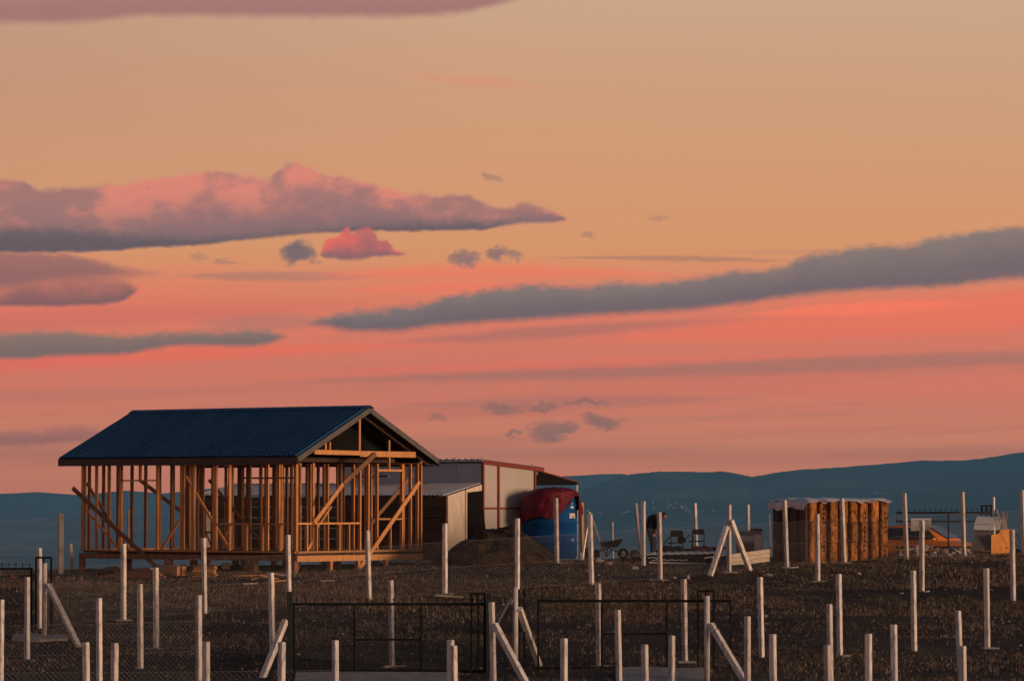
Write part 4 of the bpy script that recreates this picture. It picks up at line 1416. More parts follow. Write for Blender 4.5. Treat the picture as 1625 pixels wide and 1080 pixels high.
# ------------------------------------------------------------------ steel gates
def gate(label, x0, x1, ytop, ybot, Y0, Y1, verts, mids, second=None, n_fin=20, cage=None, fin_px=11, posts=(), mat='blackmetal', name='sliding_gate'):
    P0, P1 = at(x0, ybot, Y0), at(x1, ybot, Y1)
    g = thing(name, label, 'gate', Vector((P0.x, P0.y, gz(P0.x, P0.y))), 0.0, 'black steel sliding gates')

    def P(px, py):
        k = (px - x0) / (x1 - x0)
        return at(px, py, Y0 * (1 - k) + Y1 * k)
    mm = M[mat]
    for (y, t) in ((ytop, 0.06), (ybot, 0.07)):
        m = MB(); m.beam(P(x0, y), P(x1, y), 0.04, t); part('rail', m, mm, g)
    if second:
        m = MB(); m.beam(P(x0, second), P(x1, second), 0.035, 0.045); part('rail', m, mm, g)
    for x in verts:
        m = MB(); m.beam(P(x, ytop), P(x, ybot), 0.05, 0.045, (1, 0, 0)); part('upright', m, mm, g)
    for (xa, xb, y) in mids:
        m = MB(); m.beam(P(xa, y), P(xb, y), 0.035, 0.045); part('mid_rail', m, mm, g)
    for k in range(n_fin):
        x = x0 + (x1 - x0) * (k + 0.5) / n_fin
        a, b = P(x, ytop), P(x, ytop - fin_px)
        m = MB()
        m.beam(a, b, 0.013, 0.013, (1, 0, 0))
        d = b - a
        m.cyl(a + d * 0.72, a + d * 1.15, 0.024, 0.002, 6)
        part('finial', m, mm, g)
    if second:
        for k in range(n_fin):
            x = x0 + (x1 - x0) * (k + 0.1) / n_fin
            a, b = P(x, second), P(x, second - fin_px * 0.75)
            m = MB(); m.beam(a, b, 0.012, 0.012, (1, 0, 0)); part('finial', m, mm, g)
    # fine welded infill
    m = MB()
    Lg = (P1 - P0).length
    nb = int(Lg / 0.055)
    for k in range(nb):
        x = x0 + (x1 - x0) * (k + 0.5) / nb
        m.beam(P(x, ytop), P(x, ybot), 0.005, 0.005, (1, 0, 0))
    for k in range(1, 9):
        y = ytop + (ybot - ytop) * k / 9
        m.beam(P(x0, y), P(x1, y), 0.005, 0.005)
    part('mesh_infill', m, M['darkwire'], g, stuff=True)
    if cage:
        for (xa, xb, ya, yb) in cage:
            for x in (xa, (xa + xb) / 2, xb):
                a, b = P(x, ya), P(x, yb)
                b.z = gz(b.x, b.y) - 0.05
                m = MB(); m.beam(a + Vector((0, -0.09, 0)), b + Vector((0, -0.09, 0)), 0.045, 0.045, (1, 0, 0)); part('guide_post', m, mm, g)
            m = MB(); m.beam(P(xa - 1, ya) + Vector((0, -0.09, 0)), P(xb + 1, ya) + Vector((0, -0.09, 0)), 0.05, 0.05); part('guide_cap', m, mm, g)
    for (x, ya, yb, w_, mt) in posts:
        a, b = P(x, ya), P(x, yb)
        b.z = gz(b.x, b.y) - 0.05
        m = MB(); m.beam(a + Vector((0, -0.12, 0)), b + Vector((0, -0.12, 0)), w_, w_, (1, 0, 0)); part('gate_post', m, M[mt], g)
    return g


yg1 = on_ground(462, 1066).y
yg1b = on_ground(772, 1066).y
gate('black steel gate with spear tips in the lower middle, left of the two near gates', 464, 771, 958, 1064, yg1, yg1b, (466, 562, 668, 770), ((562, 668, 1014),), n_fin=22, fin_px=9,
     cage=[(748, 769, 941, 1062)], posts=((460, 938, 1064, 0.12, 'greenmetal'), (775, 941, 1064, 0.10, 'greenmetal')))
yg2 = on_ground(853, 1060).y
yg2b = on_ground(1160, 1060).y
gate('black steel gate right of centre with a guide frame and a loop of cable', 853, 1160, 953, 1060, yg2, yg2b, (854, 955, 1058, 1159), ((955, 1058, 1005),), n_fin=22, fin_px=9,
     cage=[(1107, 1132, 937, 1060)], posts=((823, 934, 1060, 0.05, 'blackmetal'), (832, 934, 1060, 0.05, 'blackmetal')))
gate('black steel gate far right behind the rubble, in front of the orange car', 1422, 1572, 813, 868, 108.5, 109.5, (1505,), (), second=827, n_fin=18, fin_px=7, cage=[(1557, 1572, 802, 872)])
yg4 = on_ground(55, 1000).y
gate('black steel gate leaving the left edge of the view', -120, 52, 902, 1000, yg4, yg4, (-30, 50), (), n_fin=16, fin_px=9, cage=[(58, 82, 884, 1006)])
# cable loop hanging on the right gate's strut and on the left one
def cable(pts, label, r=0.009, mat='darkwire'):
    m = MB()
    pp = []
    n = len(pts)
    for i in range(n - 1):
        p0, p1, p2, p3 = pts[max(i - 1, 0)], pts[i], pts[i + 1], pts[min(i + 2, n - 1)]
        for k in range(5):
            t = k / 5
            pp.append(0.5 * ((2 * p1) + (p2 - p0) * t + (2 * p0 - 5 * p1 + 4 * p2 - p3) * t * t + (3 * p1 - p0 - 3 * p2 + p3) * t ** 3))
    pp.append(pts[-1])
    m.tube(pp, r, 5)
    solo('cable', m, M[mat], label, 'cable')


Yc = p1122[0].y - 0.3
cable([at(x, y, Yc) for x, y in ((1129, 1010), (1137, 996), (1148, 988), (1157, 990), (1158, 1000), (1148, 1022), (1136, 1034))], 'loop of black cable on the strut of the right gate')
Yc = p71[0].y - 0.2
cable([at(x, y, Yc) for x, y in ((97, 915), (100, 924), (99, 936), (90, 952), (84, 962), (83, 990))], 'bent black cable beside the strut of the left gate')
Yc = p780[0].y - 0.2
cable([at(x, y, Yc) for x, y in ((789, 998), (797, 1003), (802, 1018), (806, 1026))], 'short curl of black cable on the strut between the gates')

# concrete thresholds under the gates
for (xa, xb, ya, yb, lb) in ((470, 726, 1070, 1090, 'pale concrete strip in front of the left near gate'), (985, 1120, 1062, 1084, 'pale concrete slab in front of the right near gate'), (22, 104, 1009, 1016, 'small concrete slab at the foot of the left gate posts')):
    m = MB()
    ring = []
    pxs = [(xa, ya), ((xa * 2 + xb) / 3, ya - 1), ((xa + 2 * xb) / 3, ya + 1), (xb, ya), (xb + 4, yb), ((xa + xb) / 2, yb + 2), (xa - 4, yb)]
    for (x, y) in pxs:
        p = on_ground(x, y)
        ring.append(Vector((p.x, p.y, gz(p.x, p.y) + 0.06)))
    m.prism(list(reversed(ring)), (0, 0, -0.25))
    solo('concrete_slab', m, M['pad'], lb, 'slab')

# ------------------------------------------------------------------ covered stack of fluted blocks
KB, KA = Vector((0.85, 0.53, 0)).normalized(), Vector((-0.53, 0.85, 0)).normalized()
KO = at(1283, 894, 103.6)
KO.z = min(gz(KO.x, KO.y), KO.z)
KW = lambda b, a, z: KO + KB * b + KA * a + Vector((0, 0, z))
stack = thing('block_stack', 'tall stack of rusty orange fluted blocks in three tiers', 'stack', KW(1.4, 0.8, 0), math.atan2(0.53, 0.85))
LB_, LA_ = 2.98, 1.72
TIER = (0.0, 0.60, 1.20, 1.82)


def flute(c, out, side, w, d, z0, z1):
    """rounded column piece: half-round bulging along out"""
    m = MB()
    n = 9
    P = []
    for z, k in ((z0, 0.965), (z0 + 0.03, 1.0), (z1 - 0.03, 1.0), (z1, 0.965)):
        for i in range(n):
            t = math.pi * i / (n - 1)
            P.append(c + side * (w / 2 * k * -math.cos(t)) + out * (d * k * min(1.0, 1.25 * math.sin(t) ** 0.45)) + Vector((0, 0, z)))
        P.append(c + side * (w / 2 * k) - out * 0.15 + Vector((0, 0, z)))
        P.append(c - side * (w / 2 * k) - out * 0.15 + Vector((0, 0, z)))
    r = n + 2
    fs = []
    for j in range(3):
        for i in range(r):
            fs.append((j * r + i, j * r + (i + 1) % r, (j + 1) * r + (i + 1) % r, (j + 1) * r + i))
    fs.append(tuple(reversed(range(r)))); fs.append(tuple(range(3 * r, 4 * r)))
    m.add(P, fs)
    return m


cols = 8
M['fluted_core'] = material('red_brown_block', (0.05, 0.018, 0.009), (0.13, 0.05, 0.022), 0.9, scale=4, vary=0)
for k in (1, 5, 7):
    for r in range(13):
        if random.random() < 0.25: continue
        m = MB(); m.box(KW((k + 0.45) * LB_ / cols + random.uniform(-0.01, 0.01), -0.035, 0.1 + r * 0.135), (0.022, 0.02, 0.075), math.atan2(0.53, 0.85)); part('slot', m, M['black'], stack)
for k in range(cols):
    for tno in range(3):
        z0, z1 = TIER[tno] + 0.006, TIER[tno + 1] - 0.006
        j = random.uniform(-0.02, 0.02)
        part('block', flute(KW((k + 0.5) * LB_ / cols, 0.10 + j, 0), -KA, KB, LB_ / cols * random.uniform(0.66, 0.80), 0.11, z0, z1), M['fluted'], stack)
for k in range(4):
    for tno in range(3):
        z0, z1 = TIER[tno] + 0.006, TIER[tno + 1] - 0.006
        part('block', flute(KW(0.10, (k + 0.6) * LA_ / 4, 0), -KB, -KA, LA_ / 4 * 0.84, 0.14, z0, z1), M['fluted_shaded'], stack)
m = MB(); m.box(KW(LB_ / 2 + 0.06, LA_ / 2 + 0.1, 0.9), (LB_ - 0.14, LA_ - 0.1, 1.78), math.atan2(0.53, 0.85)); part('core', m, M['fluted_core'], stack)
# plastic sheet over it
m = MB()
nx, ny = 46, 26
P = []
for j in range(ny):
    for i in range(nx):
        s, t = i / (nx - 1), j / (ny - 1)
        b, a = -0.10 + s * (LB_ + 0.16), -0.10 + t * (LA_ + 0.2)
        wv = 0.05 * mnoise.noise(Vector((b * 2.2, a * 2.2, 0.5))) + 0.03 * mnoise.noise(Vector((b * 6, a * 6, 3.5)))
        z = 1.87 + wv
        # drape at the edges
        if j < 3: z -= (3 - j) * (0.02 + 0.02 * abs(mnoise.noise(Vector((b * 3, 7, 1)))))
        if i < 3: z -= (3 - i) * (0.10 + 0.05 * mnoise.noise(Vector((a * 2, 3, 1)))) * (1.0 if a > 0.0 else 0.4)
        if i < 3: b = -0.10 - 0.02 * (3 - i) * mnoise.noise(Vector((a * 4, i, 2))) - 0.02
        P.append(KW(b, a, z))
fs = [(j * nx + i, j * nx + i + 1, (j + 1) * nx + i + 1, (j + 1) * nx + i) for j in range(ny - 1) for i in range(nx - 1)]
m.add(P, fs)
solo('plastic_sheet', m, M['plastic'], 'wrinkled white plastic sheet over the stack of orange fluted blocks', 'sheet', smooth=True)

# ------------------------------------------------------------------ rubble heap
rub = thing('rubble_heap', 'heap of pale broken stones right of the covered stack', 'rubble', on_ground(1480, 888))
for k in range(150):
    px = random.uniform(1424, 1545)
    t = (px - 1424) / 121
    topy = 862 + 6 * abs(t - 0.4) + (12 * max(0, t - 0.75))
    py = random.uniform(topy + 4, 890 - 4 * t)
    Y = 107.0 - (py - 875) * 0.09 + random.uniform(-0.3, 0.3)
    p = at(px, py, Y)
    s = random.choice((0.05, 0.06, 0.07, 0.09, 0.11)) * random.uniform(0.8, 1.2)
    p.z = max(p.z, gz(p.x, p.y) + s * 0.3)
    m = MB(); m.rock(p, (s * 1.25, s, s * 0.8), k * 0.61 + 1, 1)
    part('stone', m, M['stone'], rub)
m = MB(); m.rock(at(1455, 872, 106.6), (0.07, 0.07, 0.22), 3.3, 1); part('stone', m, M['stone'], rub)
m = MB(); m.beam(at(1516, 872, 106.4), at(1528, 878, 106.4), 0.03, 0.03); part('stick', m, M['white'], rub)

# ------------------------------------------------------------------ orange car beyond the crest
CH = math.radians(-25)
fw, lf = Vector((math.cos(CH), math.sin(CH), 0)), Vector((-math.sin(CH), math.cos(CH), 0))
# near front pillar foot stands at pixel 1500
pn = at(1500, 852, 116.6)
CO_ = pn - fw * 0.95 + lf * 0.74
zc = -2.23
CO_.z = zc
CWp = lambda x, y, z: Vector((CO_.x, CO_.y, zc)) + fw * x + lf * y + Vector((0, 0, z))
car = thing('parked_car', 'orange hatchback car parked behind the rubble heap and far gate', 'car', CO_, CH)


def loft(sections, mats, name, closed=True, smooth=True, parent=None, mi=None):
    m = MB()
    n = len(sections[0])
    P = [p for s in sections for p in s]
    fs = []
    for j in range(len(sections) - 1):
        for i in range(n if closed else n - 1):
            fs.append((j * n + i, j * n + (i + 1) % n, (j + 1) * n + (i + 1) % n, (j + 1) * n + i))
    if closed:
        fs.append(tuple(reversed(range(n)))); fs.append(tuple(range((len(sections) - 1) * n, len(sections) * n)))
    m.add(P, fs)
    return part(name, m, mats, parent or car, smooth)


def body_sec(x, hw, zb, zt, crown=0.03):
    pts = [(-hw * 0.92, zb), (hw * 0.92, zb), (hw, zb + 0.15), (hw, zt - 0.22), (hw * 0.97, zt - 0.05), (hw * 0.86, zt), (0, zt + crown), (-hw * 0.86, zt), (-hw * 0.97, zt - 0.05), (-hw, zt - 0.22), (-hw, zb + 0.15)]
    return [CWp(x, y, z) for y, z in pts]


loft([body_sec(-2.06, 0.66, 0.42, 0.82), body_sec(-1.98, 0.78, 0.28, 0.93), body_sec(-1.5, 0.84, 0.22, 0.99), body_sec(0.0, 0.85, 0.20, 0.97), body_sec(0.95, 0.85, 0.2, 0.95), body_sec(1.5, 0.83, 0.22, 0.86), body_sec(1.9, 0.76, 0.26, 0.74), body_sec(2.06, 0.62, 0.34, 0.60)], M['carpaint'], 'body')


def cab_sec(x, z, hwb, hwt, z0):
    return [CWp(x, -hwb, z0), CWp(x, -hwt, z - 0.05), CWp(x, -hwt * 0.86, z), CWp(x, 0, z + 0.02), CWp(x, hwt * 0.86, z), CWp(x, hwt, z - 0.05), CWp(x, hwb, z0)]


loft([cab_sec(-1.85, 1.02, 0.74, 0.70, 0.9), cab_sec(-1.35, 1.40, 0.79, 0.62, 0.93), cab_sec(-0.5, 1.47, 0.80, 0.62, 0.93), cab_sec(0.25, 1.42, 0.80, 0.62, 0.92), cab_sec(1.05, 0.98, 0.76, 0.68, 0.9)], M['carpaint'], 'cabin')


def pane(pts, mat, name):
    m = MB()
    m.prism(pts, (pts[1] - pts[0]).cross(pts[2] - pts[1]).normalized() * 0.012)
    part(name, m, M[mat], car)


for s in (-1, 1):
    def q(x, z, o=0.012):
        hb, ht = 0.80, 0.62
        k = (z - 0.93) / (1.42 - 0.93)
        return CWp(x, s * (hb + (ht - hb) * k + o), z)
    for poly in ([(-0.45, 0.99), (0.72, 0.99), (0.30, 1.34), (-0.40, 1.37)], [(-1.42, 1.0), (-0.53, 0.99), (-0.48, 1.37), (-1.18, 1.34)]):
        pts = [q(x, z) for x, z in poly]
        pane(pts if s < 0 else list(reversed(pts)), 'glass', 'side_window')
    m = MB(); m.rock(CWp(0.62, s * 0.93, 1.0), (0.10, 0.09, 0.07), 2.0, 2); part('wing_mirror', m, M['carpaint'], car, smooth=True)
    m = MB(); m.rock(CWp(1.88, s * 0.55, 0.62), (0.12, 0.14, 0.08), 1.0, 2); part('headlight', m, M['lamp'], car, smooth=True)
    for x in (-1.28, 1.28):
        c = CWp(x, s * 0.76, 0.31)
        m = MB(); m.cyl(c - lf * 0.1 * s, c + lf * 0.1 * s, 0.31, 0.31, 22); w = part('tyre', m, M['tyre'], car)
        m = MB(); m.cyl(c + lf * 0.085 * s, c + lf * 0.108 * s, 0.19, 0.17, 16); part('rim', m, M['rim'], w)
pane([CWp(1.0, -0.64, 1.02), CWp(1.0, 0.64, 1.02), CWp(0.36, 0.55, 1.40), CWp(0.36, -0.55, 1.40)], 'windscreen', 'windscreen')
pane([CWp(-1.78, 0.6, 1.08), CWp(-1.78, -0.6, 1.08), CWp(-1.42, -0.54, 1.37), CWp(-1.42, 0.54, 1.37)], 'glass', 'rear_window')

# ------------------------------------------------------------------ person bending down
PY = 106.3
pg = at(1036, 880, PY)
pg.z = gz(pg.x, pg.y) + 0.01


def pp(px, py, dy=0.0):
    return at(px, py, PY + dy)


S0 = pp(1034, 842)                      # pelvis
J = {
    'pelvis': (S0, 0.15), 'waist': (pp(1034.5, 832), 0.165), 'chest': (pp(1037.5, 823.5), 0.19), 'upper': (pp(1043.5, 818.5), 0.165), 'neck': (pp(1049.5, 817), 0.06), 'head0': (pp(1052.5, 817.6), 0.075), 'head1': (pp(1055.3, 819.2), 0.082), 'jaw': (pp(1056.8, 822.2), 0.045),
    'hipL': (pp(1033.5, 846, 0.1), 0.125), 'kneeL': (pp(1036.5, 861, 0.13), 0.095), 'ankL': (pp(1034.5, 875, 0.15), 0.066), 'toeL': (pp(1038.8, 877.6, 0.15), 0.045),
    'hipR': (pp(1033.5, 846, -0.1), 0.125), 'kneeR': (pp(1038, 861, -0.13), 0.095), 'ankR': (pp(1036, 876, -0.15), 0.066), 'toeR': (pp(1040.5, 878.4, -0.15), 0.045),
    'shL': (pp(1046, 819.5, 0.2), 0.075), 'elL': (pp(1047, 834, 0.22), 0.055), 'wrL': (pp(1049.5, 845.5, 0.16), 0.038), 'haL': (pp(1050.3, 849, 0.14), 0.036),
    'shR': (pp(1046, 819.5, -0.2), 0.075), 'elR': (pp(1043.5, 834, -0.24), 0.055), 'wrR': (pp(1039.2, 842.5, -0.2), 0.040), 'haR': (pp(1041.5, 844.6, -0.18), 0.036),
}
EDG = [('pelvis', 'waist'), ('waist', 'chest'), ('chest', 'upper'), ('upper', 'neck'), ('neck', 'head0'), ('head0', 'head1'), ('head1', 'jaw'), ('pelvis', 'hipL'), ('hipL', 'kneeL'), ('kneeL', 'ankL'), ('ankL', 'toeL'), ('pelvis', 'hipR'), ('hipR', 'kneeR'), ('kneeR', 'ankR'), ('ankR', 'toeR'),
       ('upper', 'shL'), ('shL', 'elL'), ('elL', 'wrL'), ('wrL', 'haL'), ('upper', 'shR'), ('shR', 'elR'), ('elR', 'wrR'), ('wrR', 'haR')]
# fingers: five short chains from each hand
for s in ('L', 'R'):
    h, wr = J['ha' + s][0], J['wr' + s][0]
    d = (h - wr).normalized()
    sd = Vector((0, 1, 0))
    up = d.cross(sd).normalized()
    for k in range(4):
        o = (k - 1.5) * 0.021
        ln = (0.055, 0.065, 0.06, 0.048)[k]
        J[f'f{s}{k}a'] = (h + d * 0.035 + sd * o, 0.0095)
        J[f'f{s}{k}b'] = (h + d * (0.035 + ln * 0.6) + sd * o * 1.1 + up * 0.012, 0.0085)
        J[f'f{s}{k}c'] = (h + d * (0.035 + ln) + sd * o * 1.1 + up * 0.035, 0.008)
        EDG += [('ha' + s, f'f{s}{k}a'), (f'f{s}{k}a', f'f{s}{k}b'), (f'f{s}{k}b', f'f{s}{k}c')]
    J[f'f{s}ta'] = (h + sd * -0.045 + up * 0.012, 0.011)
    J[f'f{s}tb'] = (h + sd * -0.055 + d * 0.045 + up * 0.03, 0.009)
    EDG += [('ha' + s, f'f{s}ta'), (f'f{s}ta', f'f{s}tb')]
names = list(J)
me = bpy.data.meshes.new('person')
me.from_pydata([tuple(J[k][0] - pg) for k in names], [(names.index(a), names.index(b)) for a, b in EDG], [])
tmp = bpy.data.objects.new('person_rig', me)
C.objects.link(tmp)
sk = tmp.modifiers.new('skin', 'SKIN')
sk.use_smooth_shade = True
for i, k in enumerate(names):
    r = J[k][1]
    wide = 1.25 if k in ('waist', 'chest', 'upper', 'pelvis') else 1.0
    me.skin_vertices[0].data[i].radius = (r, r * wide)
    me.skin_vertices[0].data[i].use_root = (k == 'pelvis')
sb = tmp.modifiers.new('sub', 'SUBSURF'); sb.levels = 2; sb.render_levels = 2
bpy.context.view_layer.update()
dg = bpy.context.evaluated_depsgraph_get()
pm = bpy.data.meshes.new_from_object(tmp.evaluated_get(dg))
bpy.data.objects.remove(tmp)
pm.name = 'person'
for k in ('jacket', 'jeans', 'skin', 'shoe'):
    pm.materials.append(M[k])
jnames = np.array([tuple(J[k][0] - pg) for k in names])


def region(k):
    if k.startswith('f') or k.startswith('ha') or k in ('head0', 'head1', 'jaw', 'neck'): return 2
    if k.startswith(('hip', 'knee', 'pelvis')): return 1
    if k.startswith('ank') or k.startswith('toe'): return 3
    return 0


segs = [(Vector(J[a][0] - pg), Vector(J[b][0] - pg), region(a), region(b)) for a, b in EDG]
for f in pm.polygons:
    c = f.center
    best = None
    for (a, b, ra, rb) in segs:
        ab = b - a
        t = max(0, min(1, (c - a).dot(ab) / max(ab.length_squared, 1e-9)))
        d = (a + ab * t - c).length
        if best is None or d < best[0]:
            cut = 0.5
            if (ra, rb) == (1, 3): cut = 0.92
            if (ra, rb) == (0, 2): cut = 0.75
            best = (d, ra if t < cut else rb)
    f.material_index = best[1]
    f.use_smooth = True
person = bpy.data.objects.new('person', pm)
person.location = pg
person['label'] = 'person in black jacket and blue jeans bending down by the fence posts'
person['category'] = 'person'
person['_l'] = list(pg); person['_r'] = 0.0
C.objects.link(person)
m = MB(); m.rock(J['head1'][0] + (J['head0'][0] - J['head1'][0]) * 0.6 + Vector((-0.005, 0, 0.03)), (0.115, 0.098, 0.092), 0.4, 3); part('hair', m, M['hair'], person, smooth=True)
m = MB(); m.rock(J['head1'][0] + Vector((0.085, 0, -0.045)), (0.018, 0.016, 0.022), 1.4, 1); part('nose', m, M['skin'], person, smooth=True)
for s in (-1, 1):
    m = MB(); m.rock(J['head1'][0] + Vector((-0.02, s * 0.088, -0.02)), (0.025, 0.012, 0.035), 2.4, 1); part('ear', m, M['skin'], person, smooth=True)

# ------------------------------------------------------------------ step ladder, wheelbarrow, sacks
LY = 107.0


def lp(px, py, dy=0.0):
    return at(px, py, LY + dy)


ladder = thing('step_ladder', 'open aluminium step ladder standing beside the blue tank', 'ladder', lp(942, 891))
ap = lp(936, 812)
for (x, y, dy) in ((924, 888, -0.2), (926, 884, 0.25), (961, 888, -0.2), (963, 884, 0.25)):
    m = MB(); m.beam(ap + Vector((0.0, dy * 0.5, 0)), lp(x, y, dy), 0.055, 0.03); part('rail', m, M['alu'], ladder)
for k in range(1, 6):
    t = k / 6
    for (x, y) in ((961, 888),):
        a = ap.lerp(lp(x, y, -0.2), t) + Vector((0, -0.1 * (1 - t), 0)); b = ap.lerp(lp(x + 2, y - 4, 0.25), t) + Vector((0, 0.12 * (1 - t), 0))
        m = MB(); m.beam(a, b, 0.07, 0.025); part('step', m, M['alu'], ladder)
m = MB(); m.beam(lp(932, 807), lp(935, 813), 0.05, 0.05); part('top_cap', m, M['teal'], ladder)

barrow = thing('wheelbarrow', 'dark wheelbarrow standing right of the step ladder', 'wheelbarrow', lp(972, 884))
m = MB()
tp = [(954, 860), (989, 855), (984, 863), (979, 868), (960, 868)]
m.prism([lp(x, y, -0.3) for x, y in tp], (0, 0.6, 0)); part('tray', m, M['blackmetal'], barrow)
for dy in (-0.25, 0.25):
    m = MB(); m.tube([lp(952, 873, dy), lp(966, 869, dy), lp(992, 880, dy * 0.3)], 0.018, 6); part('handle', m, M['blackmetal'], barrow)
    m = MB(); m.beam(lp(964, 868, dy), lp(962, 884, dy), 0.03, 0.03, (1, 0, 0)); part('leg', m, M['blackmetal'], barrow)
    m = MB(); m.beam(lp(975, 868, dy), lp(963, 882, dy), 0.025, 0.025, (1, 0, 0)); part('leg', m, M['blackmetal'], barrow)
c = lp(989, 878)
m = MB(); m.cyl(c - Vector((0, 0.045, 0)), c + Vector((0, 0.045, 0)), 0.17, 0.17, 16); w = part('wheel', m, M['tyre'], barrow)
m = MB(); m.cyl(c - Vector((0, 0.05, 0)), c + Vector((0, 0.05, 0)), 0.08, 0.08, 12); part('rim', m, M['rim'], w)


def lump(name, px, py, Y, s, seed, mat, label, cat, sub=2, group=None):
    p = at(px, py, Y)
    g = gz(p.x, p.y)
    p.z = g + s[2] * 0.6
    m = MB(); m.rock(p, s, seed, sub)
    return solo(name, m, M[mat], label, cat, smooth=sub > 1, group=group)


lump('sack', 1008, 868, 106.8, (0.21, 0.2, 0.2), 3.1, 'sack', 'bulging brown sack between the wheelbarrow and the bending person', 'sack')
lump('sack', 941, 875, 107.2, (0.18, 0.16, 0.28), 5.1, 'fabric', 'dark bag slumped under the step ladder', 'bag')
lump('sack', 931, 862, 109.5, (0.16, 0.15, 0.26), 6.7, 'sack', 'brown bundle between the blue tank and the step ladder', 'bundle')
m = MB(); b0 = lp(923, 890); m.cyl(b0, b0 + Vector((0, 0, 0.26)), 0.075, 0.09, 14); solo('bucket', m, M['white'], 'small white bucket at the left foot of the step ladder', 'bucket')
for i, (px, py, s, lb) in enumerate(((951, 892, 0.10, 'round pale stone below the step ladder'), (967, 895, 0.10, 'flat pale stone right below the step ladder'), (1008, 903, 0.09, 'flat pale stone left of the person’s feet'.replace('’s', '')),
                                     (1218, 914, 0.10, 'pale stone lying in the grass below the covered stack'), (1362, 911, 0.07, 'small pale stone in the grass under the middle of the stack'), (1430, 942, 0.05, 'small white stone left of the pad of a post'),
                                     (1183, 905, 0.12, 'pale concrete chunk at the foot of the right strut'), (1070, 917, 0.06, 'small yellowish stone between two fence posts'), (1092, 917, 0.08, 'flat pale stone right of the yellowish one'),
                                     (1590, 874, 0.12, 'pinkish stone right of the orange board'), (1555, 878, 0.11, 'pale stone in front of the leaning grey panels'), (20, 917, 0.09, 'orange-brown stone near the left edge'))):
    p = on_ground(px, py)
    m = MB(); m.rock(p + Vector((0, 0, s * 0.25)), (s * 1.5, s * 1.2, s * 0.75), i * 1.7 + 2, 2)
    solo('stone', m, M['stone'] if i != 11 else M['brick'], lb, 'stone', group='loose stones on the grass')

# ------------------------------------------------------------------ two chairs on the crest
def chair(x0, x1, y0, y1, ys, yl, label, Y=108.6):
    c0 = at((x0 + x1) / 2, yl, Y)
    t = thing('folding_chair', label, 'chair', c0, 0.0, 'two dark chairs by the bending person')
    A = lambda px, py, dy=0.0: at(px, py, Y + dy)
    m = MB()
    ring = []
    for (x, y) in ((x0, y1), (x0, y0 + 2.5), (x0 + 2, y0), (x1 - 2, y0), (x1, y0 + 2.5), (x1, y1)):
        ring.append(A(x, y, 0.22))
    m.prism(list(reversed(ring)), (0, -0.03, 0)); part('backrest', m, M['fabric'], t)
    for x in (x0 + 0.7, x1 - 0.7):
        m = MB(); m.tube([A(x, y0 + 2, 0.235), A(x, ys, 0.24), A(x - 1, yl + 3, 0.30)], 0.013, 6); part('leg', m, M['blackmetal'], t)
        m = MB(); m.tube([A(x, ys - 0.5, -0.2), A(x + 1, yl + 3, -0.28)], 0.013, 6); part('leg', m, M['blackmetal'], t)
    m = MB()
    m.hexa([A(x0 - 5, ys + 1, -0.22), A(x1 - 0.5, ys + 0.6, -0.22), A(x1 - 0.5, ys + 0.2, 0.22), A(x0 - 5, ys + 0.6, 0.22), A(x0 - 5, ys - 1, -0.22), A(x1 - 0.5, ys - 1.4, -0.22), A(x1 - 0.5, ys - 1.6, 0.22), A(x0 - 5, ys - 1.2, 0.22)])
    part('seat', m, M['fabric'], t)


chair(1064, 1084, 841, 851, 861, 872, 'dark chair nearer the bending person, its back turned')
chair(1098, 1118, 839, 847.5, 858.5, 870, 'dark chair in front of a pale post, farther from the bending person')
rc = at(1081, 856, 108.2)
reel = thing('hose_reel', 'dark hose coil lying between the two chairs', 'hose', rc - Vector((0, 0, 0.3)))
m = MB(); m.cyl(rc - Vector((0, 0.05, 0)), rc + Vector((0, 0.05, 0)), 0.12, 0.12, 16); part('drum', m, M['blackmetal'], reel)
m = MB()
m.tube([at(x, y, 108.2) for x, y in ((1052, 872), (1054, 862), (1060, 854), (1066, 850))], 0.018, 6)
part('hose', m, M['blackmetal'], reel)
m = MB(); m.tube([at(x, y, 108.2) for x, y in ((1088, 862), (1088, 854), (1093, 849), (1099, 850), (1101, 856))], 0.014, 6)
part('hose', m, M['blackmetal'], reel)

# ------------------------------------------------------------------ white roofing sheets, pipes, panel bundle
WY = 104.6
pile = thing('sheet_pile', 'low pile of white-edged roofing sheets behind the fence, below the chairs', 'sheet pile', at(1085, 896, WY))
for i, (xa, ya, xb, yb, dpt) in enumerate(((1027, 879, 1137, 877, 0.0), (1028, 884, 1140, 886, 0.05), (1034, 888, 1120, 888, -0.1))):
    p, q = at(xa, ya, WY + dpt), at(xb, yb, WY + dpt + 0.3)
    m = ribbed(p, (q - p).normalized(), Vector((0.1, 1.4, 0.04)), (q - p).length, 0.22, 0.016, 0.45)
    # give the front edge a visible thickness
    e = MB(); e.v = list(m.v); e.f = list(m.f); e.m = list(m.m)
    nn_ = len(m.v)
    e.v += [v - Vector((0, 0, 0.018)) for v in m.v]
    e.f += [tuple(reversed([k + nn_ for k in f])) for f in m.f] + [(2 * k, 2 * k + 2, nn_ + 2 * k + 2, nn_ + 2 * k) for k in range(nn_ // 2 - 1)]
    e.m = [0] * len(e.f)
    part('roofing_sheet', e, M['panel_grey_and_shade'], pile)
m = MB(); m.prism([at(x, y, WY + 0.1) for x, y in ((1028, 892), (1130, 893), (1130, 881), (1028, 880))], (0, 1.0, 0.0)); part('stacked_core', m, M['black'], pile)
